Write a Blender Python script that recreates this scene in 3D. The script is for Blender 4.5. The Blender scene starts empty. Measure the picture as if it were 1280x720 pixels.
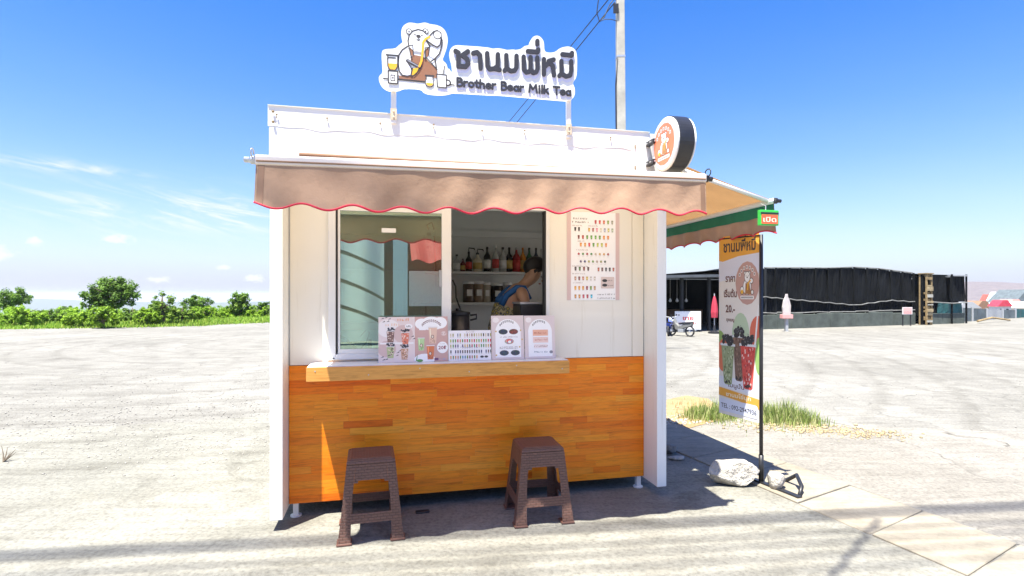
import bpy, bmesh, math, random
import numpy as np
from mathutils import Vector, Matrix
R = math.radians
random.seed(7)
scene = bpy.context.scene
COL = scene.collection

# ------------------------------------------------------------------ camera, world, sun, exposure
CAM_H, FPX = 1.4, 680.0
cam = bpy.data.cameras.new('camera')
cam.sensor_width = 36
cam.lens = 36 * FPX / 1280
cam.shift_y = 8 / 1280
cam.clip_start = .05
cam.clip_end = 20000
camo = bpy.data.objects.new('camera', cam)
COL.objects.link(camo)
camo.location = (0, 0, CAM_H)
camo.rotation_euler = (R(90), 0, 0)
scene.camera = camo

# kiosk frame: u along the front, v into the booth, w up
TH = math.atan(.227)
AX, AY = -1.42, 3.19
EU = (math.cos(TH), math.sin(TH))
EV = (-math.sin(TH), math.cos(TH))
def K(u, v, w=0):
    return Vector((AX + u*EU[0] + v*EV[0], AY + u*EU[1] + v*EV[1], w))
def kp(px, py, v):
    """picture point -> (u, w) on the plane v of the booth"""
    dx, dz = (px-640)/FPX, (368-py)/FPX
    # (t*dx-AX, t-AY).EV = v
    t = (v + AX*EV[0] + AY*EV[1]) / (dx*EV[0] + EV[1])
    return ((t*dx-AX)*EU[0] + (t-AY)*EU[1], CAM_H + t*dz)
def W(px, Z, h=0):
    return Vector(((px-640)*Z/FPX, Z, h))
def hy(py, Z):
    return CAM_H + (368-py)*Z/FPX

SA, SB = .22, .215                                   # shadow shift per metre of height along u and v
sdir = Vector((SA*EU[0]+SB*EV[0], SA*EU[1]+SB*EV[1], -1)).normalized()
sun_el = math.asin(-sdir.z)
sun_az = math.atan2(-sdir.x, -sdir.y)               # clockwise from +Y
sl = bpy.data.lights.new('sun', 'SUN')
sl.energy = 5.0
sl.angle = R(.5)
sl.color = (1, .965, .87)
so = bpy.data.objects.new('sun', sl)
COL.objects.link(so)
so.location = (-20, -20, 60)
so.rotation_euler = sdir.to_track_quat('-Z', 'Y').to_euler()

world = bpy.data.worlds.new('World')
scene.world = world
world.use_nodes = True
def build_world():
    nt = world.node_tree
    nt.nodes.clear()
    N = nt.nodes.new
    L = nt.links.new
    def math_(op, a, b=None, c=None, clamp=False):
        n = N('ShaderNodeMath'); n.operation = op; n.use_clamp = clamp
        for i, x in enumerate((a, b, c)):
            if x is None: continue
            if isinstance(x, (int, float)): n.inputs[i].default_value = x
            else: L(x, n.inputs[i])
        return n.outputs[0]
    out = N('ShaderNodeOutputWorld'); bg = N('ShaderNodeBackground')
    bg.inputs[1].default_value = .085
    tc = N('ShaderNodeTexCoord')
    sep = N('ShaderNodeSeparateXYZ'); L(tc.outputs['Generated'], sep.inputs[0])
    zc = math_('MAXIMUM', sep.outputs[2], .004)
    cmb = N('ShaderNodeCombineXYZ'); L(sep.outputs[0], cmb.inputs[0]); L(sep.outputs[1], cmb.inputs[1]); L(zc, cmb.inputs[2])
    sky = N('ShaderNodeTexSky'); sky.sky_type = 'NISHITA'; sky.sun_disc = False
    sky.sun_elevation = sun_el; sky.sun_rotation = sun_az
    sky.altitude = 100; sky.air_density = 1.0; sky.dust_density = .8; sky.ozone_density = 2.2
    L(cmb.outputs[0], sky.inputs[0])
    hs = N('ShaderNodeHueSaturation'); hs.inputs['Saturation'].default_value = 1.44; hs.inputs['Hue'].default_value = .5135; hs.inputs['Value'].default_value = 1.09
    L(sky.outputs[0], hs.inputs['Color'])
    skyc = hs.outputs[0]
    # clouds: azimuth / elevation coordinates on the sky itself
    az = math_('ARCTAN2', sep.outputs[0], sep.outputs[1])
    el = math_('ARCSINE', sep.outputs[2])
    # pale air near the horizon, all the way round
    hm = N('ShaderNodeMix'); hm.data_type = 'RGBA'
    L(math_('MULTIPLY', math_('EXPONENT', math_('MULTIPLY', math_('MAXIMUM', el, 0), -6.8)), .97), hm.inputs[0])
    L(hs.outputs[0], hm.inputs[6]); hm.inputs[7].default_value = (2.5, 2.65, 3.45, 1)
    skyc = hm.outputs[2]
    def blob(a, e, wa, we):
        x = math_('DIVIDE', math_('SUBTRACT', az, R(a)), R(wa))
        y = math_('DIVIDE', math_('SUBTRACT', el, R(e)), R(we))
        return math_('EXPONENT', math_('MULTIPLY', math_('ADD', math_('MULTIPLY', x, x), math_('MULTIPLY', y, y)), -1))
    def noise(sx, sy, sz, detail, rough, dist=0):
        c = N('ShaderNodeCombineXYZ')
        L(math_('MULTIPLY', az, sx), c.inputs[0])
        L(math_('ADD', math_('MULTIPLY', el, sy), math_('MULTIPLY', az, sz)), c.inputs[1])
        n = N('ShaderNodeTexNoise'); n.inputs['Scale'].default_value = 1; n.inputs['Detail'].default_value = detail
        n.inputs['Roughness'].default_value = rough; n.inputs['Distortion'].default_value = dist
        L(c.outputs[0], n.inputs['Vector'])
        return n.outputs[0]
    def ss(x, a, b):
        m = N('ShaderNodeMapRange'); m.interpolation_type = 'SMOOTHSTEP'
        m.inputs[1].default_value = a; m.inputs[2].default_value = b
        L(x, m.inputs[0]); return m.outputs[0]
    cir = ss(noise(9, 60, 10, 7, .66, 1.0), .42, .74)
    wm = blob(-33, 7.4, 10, 2.0)
    for b in ((-27, 7.6, 5, 1.2), (-40.5, 10.3, 7, .45), (-95, 16, 20, 4), (150, 15, 25, 4)):
        wm = math_('ADD', wm, blob(*b))
    cir = math_('MULTIPLY', cir, math_('MINIMUM', wm, 1))
    pm_ = None
    for b in ((-36.0, 4.75, 1.35, .52), (-27.9, 2.55, .75, .3), (-25.4, 1.5, 1.1, .4), (-43.3, 3.2, 1.0, .6), (-41.3, 4.2, .6, .4),
              (-33, 1.3, 1.2, .3), (70, 4, 5, 1), (-70, 5, 6, 1.4), (130, 6, 8, 2)):
        x = blob(*b)
        pm_ = x if pm_ is None else math_('MAXIMUM', pm_, x)
    puff = ss(math_('ADD', pm_, math_('MULTIPLY', math_('SUBTRACT', noise(75, 110, 0, 5, .65, .4), .5), 1.9)), .30, 1.0)
    puff = math_('MULTIPLY', puff, ss(pm_, .08, .4))
    hz = ss(noise(2, 12, 2, 3, .5), .35, .8)
    veil = math_('MULTIPLY', math_('MULTIPLY', hz, .22), math_('EXPONENT', math_('MULTIPLY', math_('ABSOLUTE', el), -9)))
    cov = math_('MAXIMUM', math_('MULTIPLY', cir, .85), math_('MULTIPLY', puff, .8))
    cov = math_('MINIMUM', math_('ADD', cov, veil), 1)
    mx = N('ShaderNodeMix'); mx.data_type = 'RGBA'
    L(cov, mx.inputs[0]); L(skyc, mx.inputs[6]); mx.inputs[7].default_value = (4.1, 4.2, 4.35, 1)
    L(mx.outputs[2], bg.inputs[0])
    L(bg.outputs[0], out.inputs[0])
build_world()

scene.view_settings.view_transform = 'Standard'
scene.view_settings.look = 'None'
scene.view_settings.exposure = 1.6
scene.view_settings.gamma = 1
scene.render.engine = 'CYCLES'
scene.cycles.use_denoising = True
scene.cycles.max_bounces = 10
scene.cycles.diffuse_bounces = 5
scene.cycles.transparent_max_bounces = 16
scene.render.resolution_x, scene.render.resolution_y = 1024, 576

# ------------------------------------------------------------------ materials
def lin(c):
    c /= 255
    return c/12.92 if c <= .04045 else ((c+.055)/1.055)**2.4
def H(h):
    h = h.lstrip('#')
    return tuple(lin(int(h[i:i+2], 16)) for i in (0, 2, 4))

MATS = {}
class NT:
    def __init__(s, name):
        s.m = bpy.data.materials.new(name); s.m.use_nodes = True
        s.t = s.m.node_tree; s.b = s.t.nodes['Principled BSDF']; s.o = s.t.nodes['Material Output']
        MATS[name] = s.m
    def n(s, kind, **kw):
        x = s.t.nodes.new(kind)
        for k, v in kw.items():
            if k in x.inputs: x.inputs[k].default_value = v
            else: setattr(x, k, v)
        return x
    def l(s, a, b): s.t.links.new(a, b)
    def coord(s, kind='Object', scale=(1, 1, 1), rot=(0, 0, 0)):
        tc = s.n('ShaderNodeTexCoord'); mp = s.n('ShaderNodeMapping')
        mp.inputs['Scale'].default_value = scale; mp.inputs['Rotation'].default_value = rot
        s.l(tc.outputs[kind], mp.inputs[0]); return mp.outputs[0]
    def noise(s, vec, scale, detail=4, rough=.55, dist=0):
        x = s.n('ShaderNodeTexNoise'); x.inputs['Scale'].default_value = scale; x.inputs['Detail'].default_value = detail
        x.inputs['Roughness'].default_value = rough; x.inputs['Distortion'].default_value = dist
        s.l(vec, x.inputs['Vector']); return x.outputs[0]
    def ramp(s, fac, stops):
        r = s.n('ShaderNodeValToRGB'); e = r.color_ramp.elements
        while len(e) < len(stops): e.new(.5)
        for i, (p, c) in enumerate(stops):
            e[i].position = p; e[i].color = (*c, 1) if len(c) == 3 else c
        s.l(fac, r.inputs[0]); return r.outputs[0]
    def mix(s, fac, a, b, blend='MIX'):
        m = s.n('ShaderNodeMix'); m.data_type = 'RGBA'; m.blend_type = blend
        for x, i in ((fac, 0), (a, 6), (b, 7)):
            if isinstance(x, (int, float)): m.inputs[i].default_value = x
            elif isinstance(x, tuple): m.inputs[i].default_value = (*x, 1)
            else: s.l(x, m.inputs[i])
        return m.outputs[2]
    def math(s, op, a, b=0.):
        m = s.n('ShaderNodeMath'); m.operation = op
        for i, x in enumerate((a, b)):
            if isinstance(x, (int, float)): m.inputs[i].default_value = x
            else: s.l(x, m.inputs[i])
        return m.outputs[0]
    def bump(s, h, strength, dist=.01, prev=None):
        b = s.n('ShaderNodeBump'); b.inputs['Strength'].default_value = strength; b.inputs['Distance'].default_value = dist
        s.l(h, b.inputs['Height'])
        if prev: s.l(prev, b.inputs['Normal'])
        s.l(b.outputs[0], s.b.inputs['Normal']); return b.outputs[0]

def pm(name, col, rough=.5, var=.12, scale=6, bump=0, bscale=60, bdist=.004, metal=0, spec=.5, trans=0, coat=0, coord='Object'):
    t = NT(name)
    v = t.coord(coord)
    f = t.noise(v, scale, 6, .6)
    f = t.ramp(f, [(.3, (0, 0, 0)), (.7, (1, 1, 1))])
    a = tuple(c*(1-var) for c in col); b = tuple(min(1, c*(1+var)) for c in col)
    c = t.mix(f, a, b)
    t.l(c, t.b.inputs['Base Color'])
    t.b.inputs['Roughness'].default_value = rough
    t.b.inputs['Metallic'].default_value = metal
    t.b.inputs['Specular IOR Level'].default_value = spec
    t.b.inputs['Coat Weight'].default_value = coat
    if bump: t.bump(t.noise(v, bscale, 4, .6), bump, bdist)
    if trans:
        tr = t.n('ShaderNodeBsdfTranslucent'); t.l(c, tr.inputs[0])
        ms = t.n('ShaderNodeMixShader'); ms.inputs[0].default_value = trans
        t.l(t.b.outputs[0], ms.inputs[1]); t.l(tr.outputs[0], ms.inputs[2]); t.l(ms.outputs[0], t.o.inputs[0])
    return t.m

WHITE = pm('white_paint', (.83, .825, .79), .42, .04, 3, .12, 5, .01)
CREAM = pm('cream_wall', (.83, .80, .72), .45, .04, 2, .1, 6, .008)
ALU_WHITE = pm('white_aluminium', (.78, .77, .74), .32, .03, 4)
TARP = pm('white_tarpaulin', (.82, .81, .77), .5, .03, 2.5, .2, 7, .012)
STEEL = pm('galvanised_steel', (.55, .56, .57), .38, .15, 20, .05, 60, metal=.7)
RUST = pm('rusty_screw', (.25, .17, .08), .6, .3, 90)
BLACKM = pm('black_metal', (.018, .018, .02), .42, .3, 12, .05, 60)
BLACKP = pm('black_plastic', (.022, .022, .025), .35, .2, 14)
RUBBER = pm('black_rubber', (.02, .02, .022), .7, .2, 10)
GREYP = pm('grey_plastic', (.35, .36, .37), .45, .1, 10)
WHITEP = pm('white_plastic', (.78, .78, .76), .35, .04, 8)
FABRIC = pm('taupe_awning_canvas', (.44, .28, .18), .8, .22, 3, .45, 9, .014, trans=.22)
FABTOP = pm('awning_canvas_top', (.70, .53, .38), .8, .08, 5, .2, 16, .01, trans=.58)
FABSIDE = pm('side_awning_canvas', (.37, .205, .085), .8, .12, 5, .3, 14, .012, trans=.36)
GREENB = pm('green_canvas_band', (.02, .22, .13), .75, .12, 8, .2, 20, trans=.15)
REDPIPE = pm('red_piping', (.62, .02, .05), .6, .1, 20)
COUNTW = pm('counter_top_white', (.78, .79, .80), .3, .04, 6)
SHELFW = pm('interior_shelf', (.7, .7, .67), .5, .06, 6)
INNER = pm('interior_panel', (.78, .78, .75), .55, .05, 2)
FLOORM = pm('booth_floor', (.22, .21, .2), .6, .15, 5)
CONC = pm('pole_concrete', (.42, .40, .34), .85, .2, 3, .4, 30, .01)
CABLE = pm('cable_sheath', (.02, .02, .022), .5, .2, 5)
NETM = pm('black_shade_net', (.009, .010, .0115), .9, .5, 1.2, .4, 3, .05, spec=.1)
NETTEAL = pm('teal_shade_net', (.015, .09, .095), .75, .35, 1.5, .4, 4, .05)
GREYNET = pm('grey_shade_net', (.10, .125, .135), .8, .3, 1.5, .4, 4, .05)
PLINTH = pm('mossy_plinth', (.085, .10, .085), .9, .35, 2, .5, 14, .03)
TIMBER = pm('weathered_timber', (.27, .19, .09), .85, .35, 6, .4, 18, .02)
CORRU = pm('shed_roof', (.09, .10, .11), .6, .3, 2)
REDM = pm('red_cloth', (.50, .04, .07), .7, .15, 6, trans=.1)
PINK = pm('pink_paint', (.68, .32, .30), .6, .1, 6)
BARM = pm('cream_bar', (.80, .71, .62), .5, .06, 4)
DULL = pm('dull_pipe', (.17, .17, .16), .7, .3, 4)
ROCKW = pm('white_rock', (.44, .41, .355), .95, .38, 13, 1., 26, .04)
ROCKD = pm('dark_rock', (.20, .19, .17), .95, .35, 12, .9, 26, .03)
GRAVEL = pm('gravel', (.31, .29, .26), .95, .3, 3)
DRY = pm('dry_litter', (.34, .265, .15), .95, .35, 8)
SKIN = pm('skin', (.46, .27, .17), .5, .06, 20)
HAIR = pm('hair', (.012, .010, .010), .5, .3, 40, .6, 120, .003)
BLUEC = pm('blue_cotton', (.02, .12, .35), .8, .12, 30, .2, 80)
TRUNK = pm('bark', (.13, .10, .07), .95, .3, 8, .7, 22, .02)
TILE = pm('roof_tiles_red', (.42, .10, .07), .8, .2, 4)
HOUSEW = pm('house_wall', (.6, .58, .54), .8, .1, 3)
GLASSD = pm('dark_glass', (.03, .04, .05), .1, .1, 3)
STRIPEW = pm('white_canvas', (.78, .78, .76), .7, .04, 3, trans=.1)
TANS = pm('tan_stripe', (.42, .31, .21), .7, .1, 4, trans=.3)
BROWNC = pm('brown_canvas', (.25, .14, .08), .7, .1, 4)

def m_panel(name, col):
    t = NT(name); v = t.coord()
    c = t.mix(t.ramp(t.noise(v, 2.2, 5, .6), [(.35, (0, 0, 0)), (.7, (1, 1, 1))]), tuple(x*.97 for x in col), col)
    st = t.noise(t.coord('Object', (14, 14, .9)), 1.6, 6, .65, .4)
    c = t.mix(.7, c, t.ramp(st, [(.28, (.80, .77, .70)), (.42, (1, 1, 1))]), 'MULTIPLY')
    sp = t.noise(v, 55, 3, .7); c = t.mix(.5, c, t.ramp(sp, [(.26, (.70, .66, .58)), (.33, (1, 1, 1))]), 'MULTIPLY')
    t.l(c, t.b.inputs['Base Color']); t.b.inputs['Roughness'].default_value = .42
    t.bump(t.noise(v, 4, 3), .12, .012)
    return t.m
PANEL = m_panel('dusty_white_panel', (.86, .85, .80)); PANELC = m_panel('dusty_cream_panel', (.87, .83, .72))
def m_stool():
    t = NT('brown_woven_plastic')
    v = t.coord('UV', (1, 1, 1))
    b = t.n('ShaderNodeTexBrick'); t.l(v, b.inputs['Vector'])
    b.inputs['Scale'].default_value = 1; b.inputs['Brick Width'].default_value = .034; b.inputs['Row Height'].default_value = .0155
    b.inputs['Mortar Size'].default_value = .0021; b.inputs['Mortar Smooth'].default_value = 1
    b.inputs['Color1'].default_value = (.165, .080, .058, 1); b.inputs['Color2'].default_value = (.125, .060, .045, 1)
    b.inputs['Mortar'].default_value = (.075, .036, .028, 1)
    nz = t.noise(t.coord(), 9, 4)
    t.l(t.mix(t.math('MULTIPLY', nz, .5), b.outputs[0], (.19, .10, .075)), t.b.inputs['Base Color'])
    inv = t.math('SUBTRACT', 1, b.outputs['Fac'])
    t.bump(inv, .9, .004)
    t.b.inputs['Roughness'].default_value = .42
    return t.m
STOOL = m_stool()
STOOLP = pm('brown_plastic', (.13, .063, .047), .42, .15, 20)

def m_wood(name, stops, coat=.05, use_rand=True, gs=1.0):
    t = NT(name)
    oi = t.n('ShaderNodeObjectInfo')
    base = t.ramp(oi.outputs['Random'], stops)
    tc = t.n('ShaderNodeTexCoord')
    off = t.n('ShaderNodeVectorMath', operation='ADD'); t.l(tc.outputs['Object'], off.inputs[0])
    sc = t.n('ShaderNodeVectorMath', operation='SCALE'); cb = t.n('ShaderNodeCombineXYZ')
    for i in range(3): t.l(oi.outputs['Random'], cb.inputs[i])
    t.l(cb.outputs[0], sc.inputs[0]); sc.inputs['Scale'].default_value = 37
    t.l(sc.outputs[0], off.inputs[1])
    mp = t.n('ShaderNodeMapping'); mp.inputs['Scale'].default_value = (2.2*gs, 26*gs, 34*gs); t.l(off.outputs[0], mp.inputs[0])
    g = t.noise(mp.outputs[0], 2.2, 8, .62, 1.1)
    g2 = t.noise(mp.outputs[0], 9, 4, .6, .3)
    lo = t.ramp(g, [(.28, (.66, .58, .5)), (.5, (1, 1, 1)), (.75, (1.12, 1.1, 1.05))])
    c = t.mix(1., base, lo, 'MULTIPLY')
    lo2 = t.ramp(g2, [(.3, (.84, .80, .75)), (.6, (1, 1, 1))])
    c = t.mix(.7, c, lo2, 'MULTIPLY')
    bl = t.noise(off.outputs[0], 5, 3)
    c = t.mix(t.ramp(bl, [(.62, (0, 0, 0)), (.78, (.45, .45, .45))]), c, tuple(x*.62 for x in stops[0][1]))
    t.l(c, t.b.inputs['Base Color'])
    t.b.inputs['Roughness'].default_value = .4; t.b.inputs['Specular IOR Level'].default_value = .3
    t.b.inputs['Coat Weight'].default_value = coat; t.b.inputs['Coat Roughness'].default_value = .16
    t.bump(g2, .12, .002)
    return t.m
WOOD = m_wood('orange_laminated_wood', [(0, (.74, .145, .004)), (.18, (.91, .225, .006)), (.45, (.95, .28, .010)), (.65, (.95, .32, .018)), (.82, (.88, .205, .006)), (1, (.95, .39, .035))])
WOODF = m_wood('counter_edge_wood', [(0, (.70, .33, .075)), (1, (.74, .36, .09))], .2)

def m_glass():
    t = NT('green_window_glass')
    tr = t.n('ShaderNodeBsdfTransparent'); tr.inputs[0].default_value = (.64, .86, .79, 1)
    gl = t.n('ShaderNodeBsdfGlossy'); gl.inputs['Roughness'].default_value = 0; gl.inputs[0].default_value = (.82, 1, .92, 1)
    fr = t.n('ShaderNodeFresnel'); fr.inputs[0].default_value = 1.52
    f = t.math('ADD', t.math('MULTIPLY', fr.outputs[0], 2.4), .27)
    ms = t.n('ShaderNodeMixShader'); t.l(f, ms.inputs[0]); t.l(tr.outputs[0], ms.inputs[1]); t.l(gl.outputs[0], ms.inputs[2])
    t.l(ms.outputs[0], t.o.inputs[0]); return t.m
GLASS = m_glass()

def m_print(name, rough=.45, spec=.4):
    t = NT(name)
    a = t.n('ShaderNodeAttribute', attribute_name='Col')
    n = t.noise(t.coord(), 14, 3)
    c = t.mix(t.math('MULTIPLY', n, .12), a.outputs[0], (.7, .66, .62))
    t.l(c, t.b.inputs['Base Color']); t.b.inputs['Roughness'].default_value = rough
    t.b.inputs['Specular IOR Level'].default_value = spec
    return t.m
PRINT = m_print('printed_ink')

def m_leaf(name, c0, c1, c2, trans=.35):
    t = NT(name)
    a = t.n('ShaderNodeAttribute', attribute_name='rnd')
    c = t.ramp(a.outputs['Fac'], [(0, c0), (.5, c1), (1, c2)])
    t.l(c, t.b.inputs['Base Color']); t.b.inputs['Roughness'].default_value = .6
    t.b.inputs['Specular IOR Level'].default_value = .25
    tr = t.n('ShaderNodeBsdfTranslucent'); t.l(c, tr.inputs[0])
    ms = t.n('ShaderNodeMixShader'); ms.inputs[0].default_value = trans
    t.l(t.b.outputs[0], ms.inputs[1]); t.l(tr.outputs[0], ms.inputs[2]); t.l(ms.outputs[0], t.o.inputs[0])
    return t.m
LEAF_DARK = m_leaf('dark_leaves', (.065, .12, .016), (.11, .205, .024), (.18, .31, .04))
LEAF_MID = m_leaf('mid_leaves', (.07, .14, .016), (.14, .25, .024), (.25, .36, .05))
LEAF_YEL = m_leaf('yellow_green_leaves', (.11, .20, .012), (.21, .36, .02), (.31, .48, .035))
GRASS_B = m_leaf('bright_grass', (.10, .20, .02), (.20, .36, .025), (.40, .47, .09))
GRASS_D = m_leaf('weedy_grass', (.14, .21, .045), (.27, .35, .09), (.55, .52, .27))

def m_ground(name, c0, c1, c2, grain=1.0, crack=0., rough=.92, wear=0., fine=1.0):
    t = NT(name)
    v = t.coord()
    big = t.noise(v, .35, 5, .6, .4)
    mid = t.noise(v, 2.1, 7, .65, .8)
    c = t.ramp(big, [(.3, c0), (.55, c1), (.75, c2)])
    mm = t.ramp(mid, [(.3, (.74, .73, .72)), (.55, (1, 1, 1)), (.75, (1.1, 1.09, 1.06))])
    c = t.mix(.85, c, mm, 'MULTIPLY')
    fin = t.noise(v, 38, 5, .7)
    ff = t.ramp(fin, [(.32, (.56, .55, .54)), (.52, (1, 1, 1)), (.7, (1.2, 1.19, 1.17))])
    c = t.mix(.75*fine, c, ff, 'MULTIPLY')
    # drag marks, long thin streaks roughly along the lot
    st = t.noise(t.coord('Object', (.55, 6, 1), (0, 0, R(-8))), 2.4, 6, .6, .5)
    c = t.mix(.6, c, t.ramp(st, [(.32, (.72, .71, .69)), (.52, (1, 1, 1)), (.7, (1.08, 1.08, 1.06))]), 'MULTIPLY')
    if crack:
        vo = t.n('ShaderNodeTexVoronoi', feature='DISTANCE_TO_EDGE'); vo.inputs['Scale'].default_value = .42
        w = t.n('ShaderNodeVectorMath', operation='ADD'); t.l(v, w.inputs[0])
        nn = t.n('ShaderNodeTexNoise'); nn.inputs['Scale'].default_value = 1.3; nn.inputs['Detail'].default_value = 6
        t.l(v, nn.inputs['Vector'])
        t.l(nn.outputs['Color'], w.inputs[1]); t.l(w.outputs[0], vo.inputs['Vector'])
        cr = t.ramp(vo.outputs[0], [(.0, (crack, crack, crack)), (.009, (0, 0, 0))])
        cr = t.mix(1., cr, t.ramp(mid, [(.42, (0, 0, 0)), (.6, (1, 1, 1))]), 'MULTIPLY')
        c = t.mix(cr, c, tuple(x*.32 for x in c0))
    # faint tyre arcs swept across the lot
    ln = t.n('ShaderNodeVectorMath', operation='DISTANCE'); t.l(t.coord('Object', (1, 1, 0)), ln.inputs[0]); ln.inputs[1].default_value = (-7, 16, 0)
    wv = t.math('SINE', t.math('ADD', t.math('MULTIPLY', ln.outputs['Value'], 7.0), t.math('MULTIPLY', mid, 3.5)))
    c = t.mix(.45*min(1, wear*2), c, t.ramp(t.math('MULTIPLY', t.math('ADD', wv, 1), .5), [(.0, (.72, .71, .69)), (.16, (1, 1, 1))]), 'MULTIPLY')
    sn = t.noise(v, .9, 5, .7, 1.5)
    c = t.mix(wear, c, t.ramp(sn, [(.60, (1, 1, 1)), (.68, (.66, .65, .63)), (.8, (.8, .79, .77))]), 'MULTIPLY')
    t.l(c, t.b.inputs['Base Color']); t.b.inputs['Roughness'].default_value = rough
    t.b.inputs['Specular IOR Level'].default_value = .2
    p = t.bump(mid, .25*grain, .05)
    vo2 = t.n('ShaderNodeTexVoronoi'); vo2.inputs['Scale'].default_value = 42; t.l(v, vo2.inputs['Vector'])
    hm = t.math('ADD', fin, t.math('MULTIPLY', vo2.outputs[0], .5))
    t.bump(hm, .55*grain, .012, p)
    return t.m
G_LOT = m_ground('pale_gravel_lot', (.19, .182, .16), (.238, .229, .203), (.275, .267, .24), 1.3, .55, wear=.6)
G_APRON = m_ground('worn_concrete', (.19, .185, .158), (.245, .237, .203), (.29, .28, .245), .9, wear=.8)
G_ROADL = m_ground('cracked_pale_road', (.215, .20, .172), (.26, .244, .213), (.29, .275, .244), .9, .9)
G_SLAB = m_ground('smooth_cement', (.27, .24, .183), (.30, .267, .21), (.325, .29, .232), .25, fine=.45)
G_DIRT = m_ground('orange_dirt', (.30, .20, .10), (.36, .25, .13), (.37, .30, .21), 1.2)
G_HILL = m_ground('hill_cover', (.06, .09, .07), (.08, .11, .08), (.12, .13, .10), .2)
G_SLOPE = m_ground('bare_slope', (.13, .115, .125), (.165, .145, .15), (.19, .165, .165), .2)

# ------------------------------------------------------------------ scene helpers
ORG = {}
def tag(o, label=None, cat=None, group=None, kind=None):
    if label: o['label'] = label
    if cat: o['category'] = cat
    if group: o['group'] = group
    if kind: o['kind'] = kind
    return o
def thing(name, label, cat, loc=(0, 0, 0), rz=0., group=None, org=(0, 0, 0)):
    o = bpy.data.objects.new(name, None); COL.objects.link(o)
    o.empty_display_size = .1
    o.location = loc; o.rotation_euler = (0, 0, rz)
    ORG[o.name] = org
    return tag(o, label, cat, group)
def kthing(name, label, cat, u, v, w, group=None):
    """a thing in the booth's frame; its parts are written in booth coordinates"""
    return thing(name, label, cat, K(u, v, w), TH, group, (u, v, w))
def link(name, me, mat, parent=None, smooth=False):
    o = bpy.data.objects.new(name, me); COL.objects.link(o)
    if mat is not None and not me.materials: me.materials.append(mat)
    if parent is not None:
        o.parent = parent
        ORG[o.name] = ORG.get(parent.name, (0, 0, 0))
    if smooth: me.shade_smooth()
    return o

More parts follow.
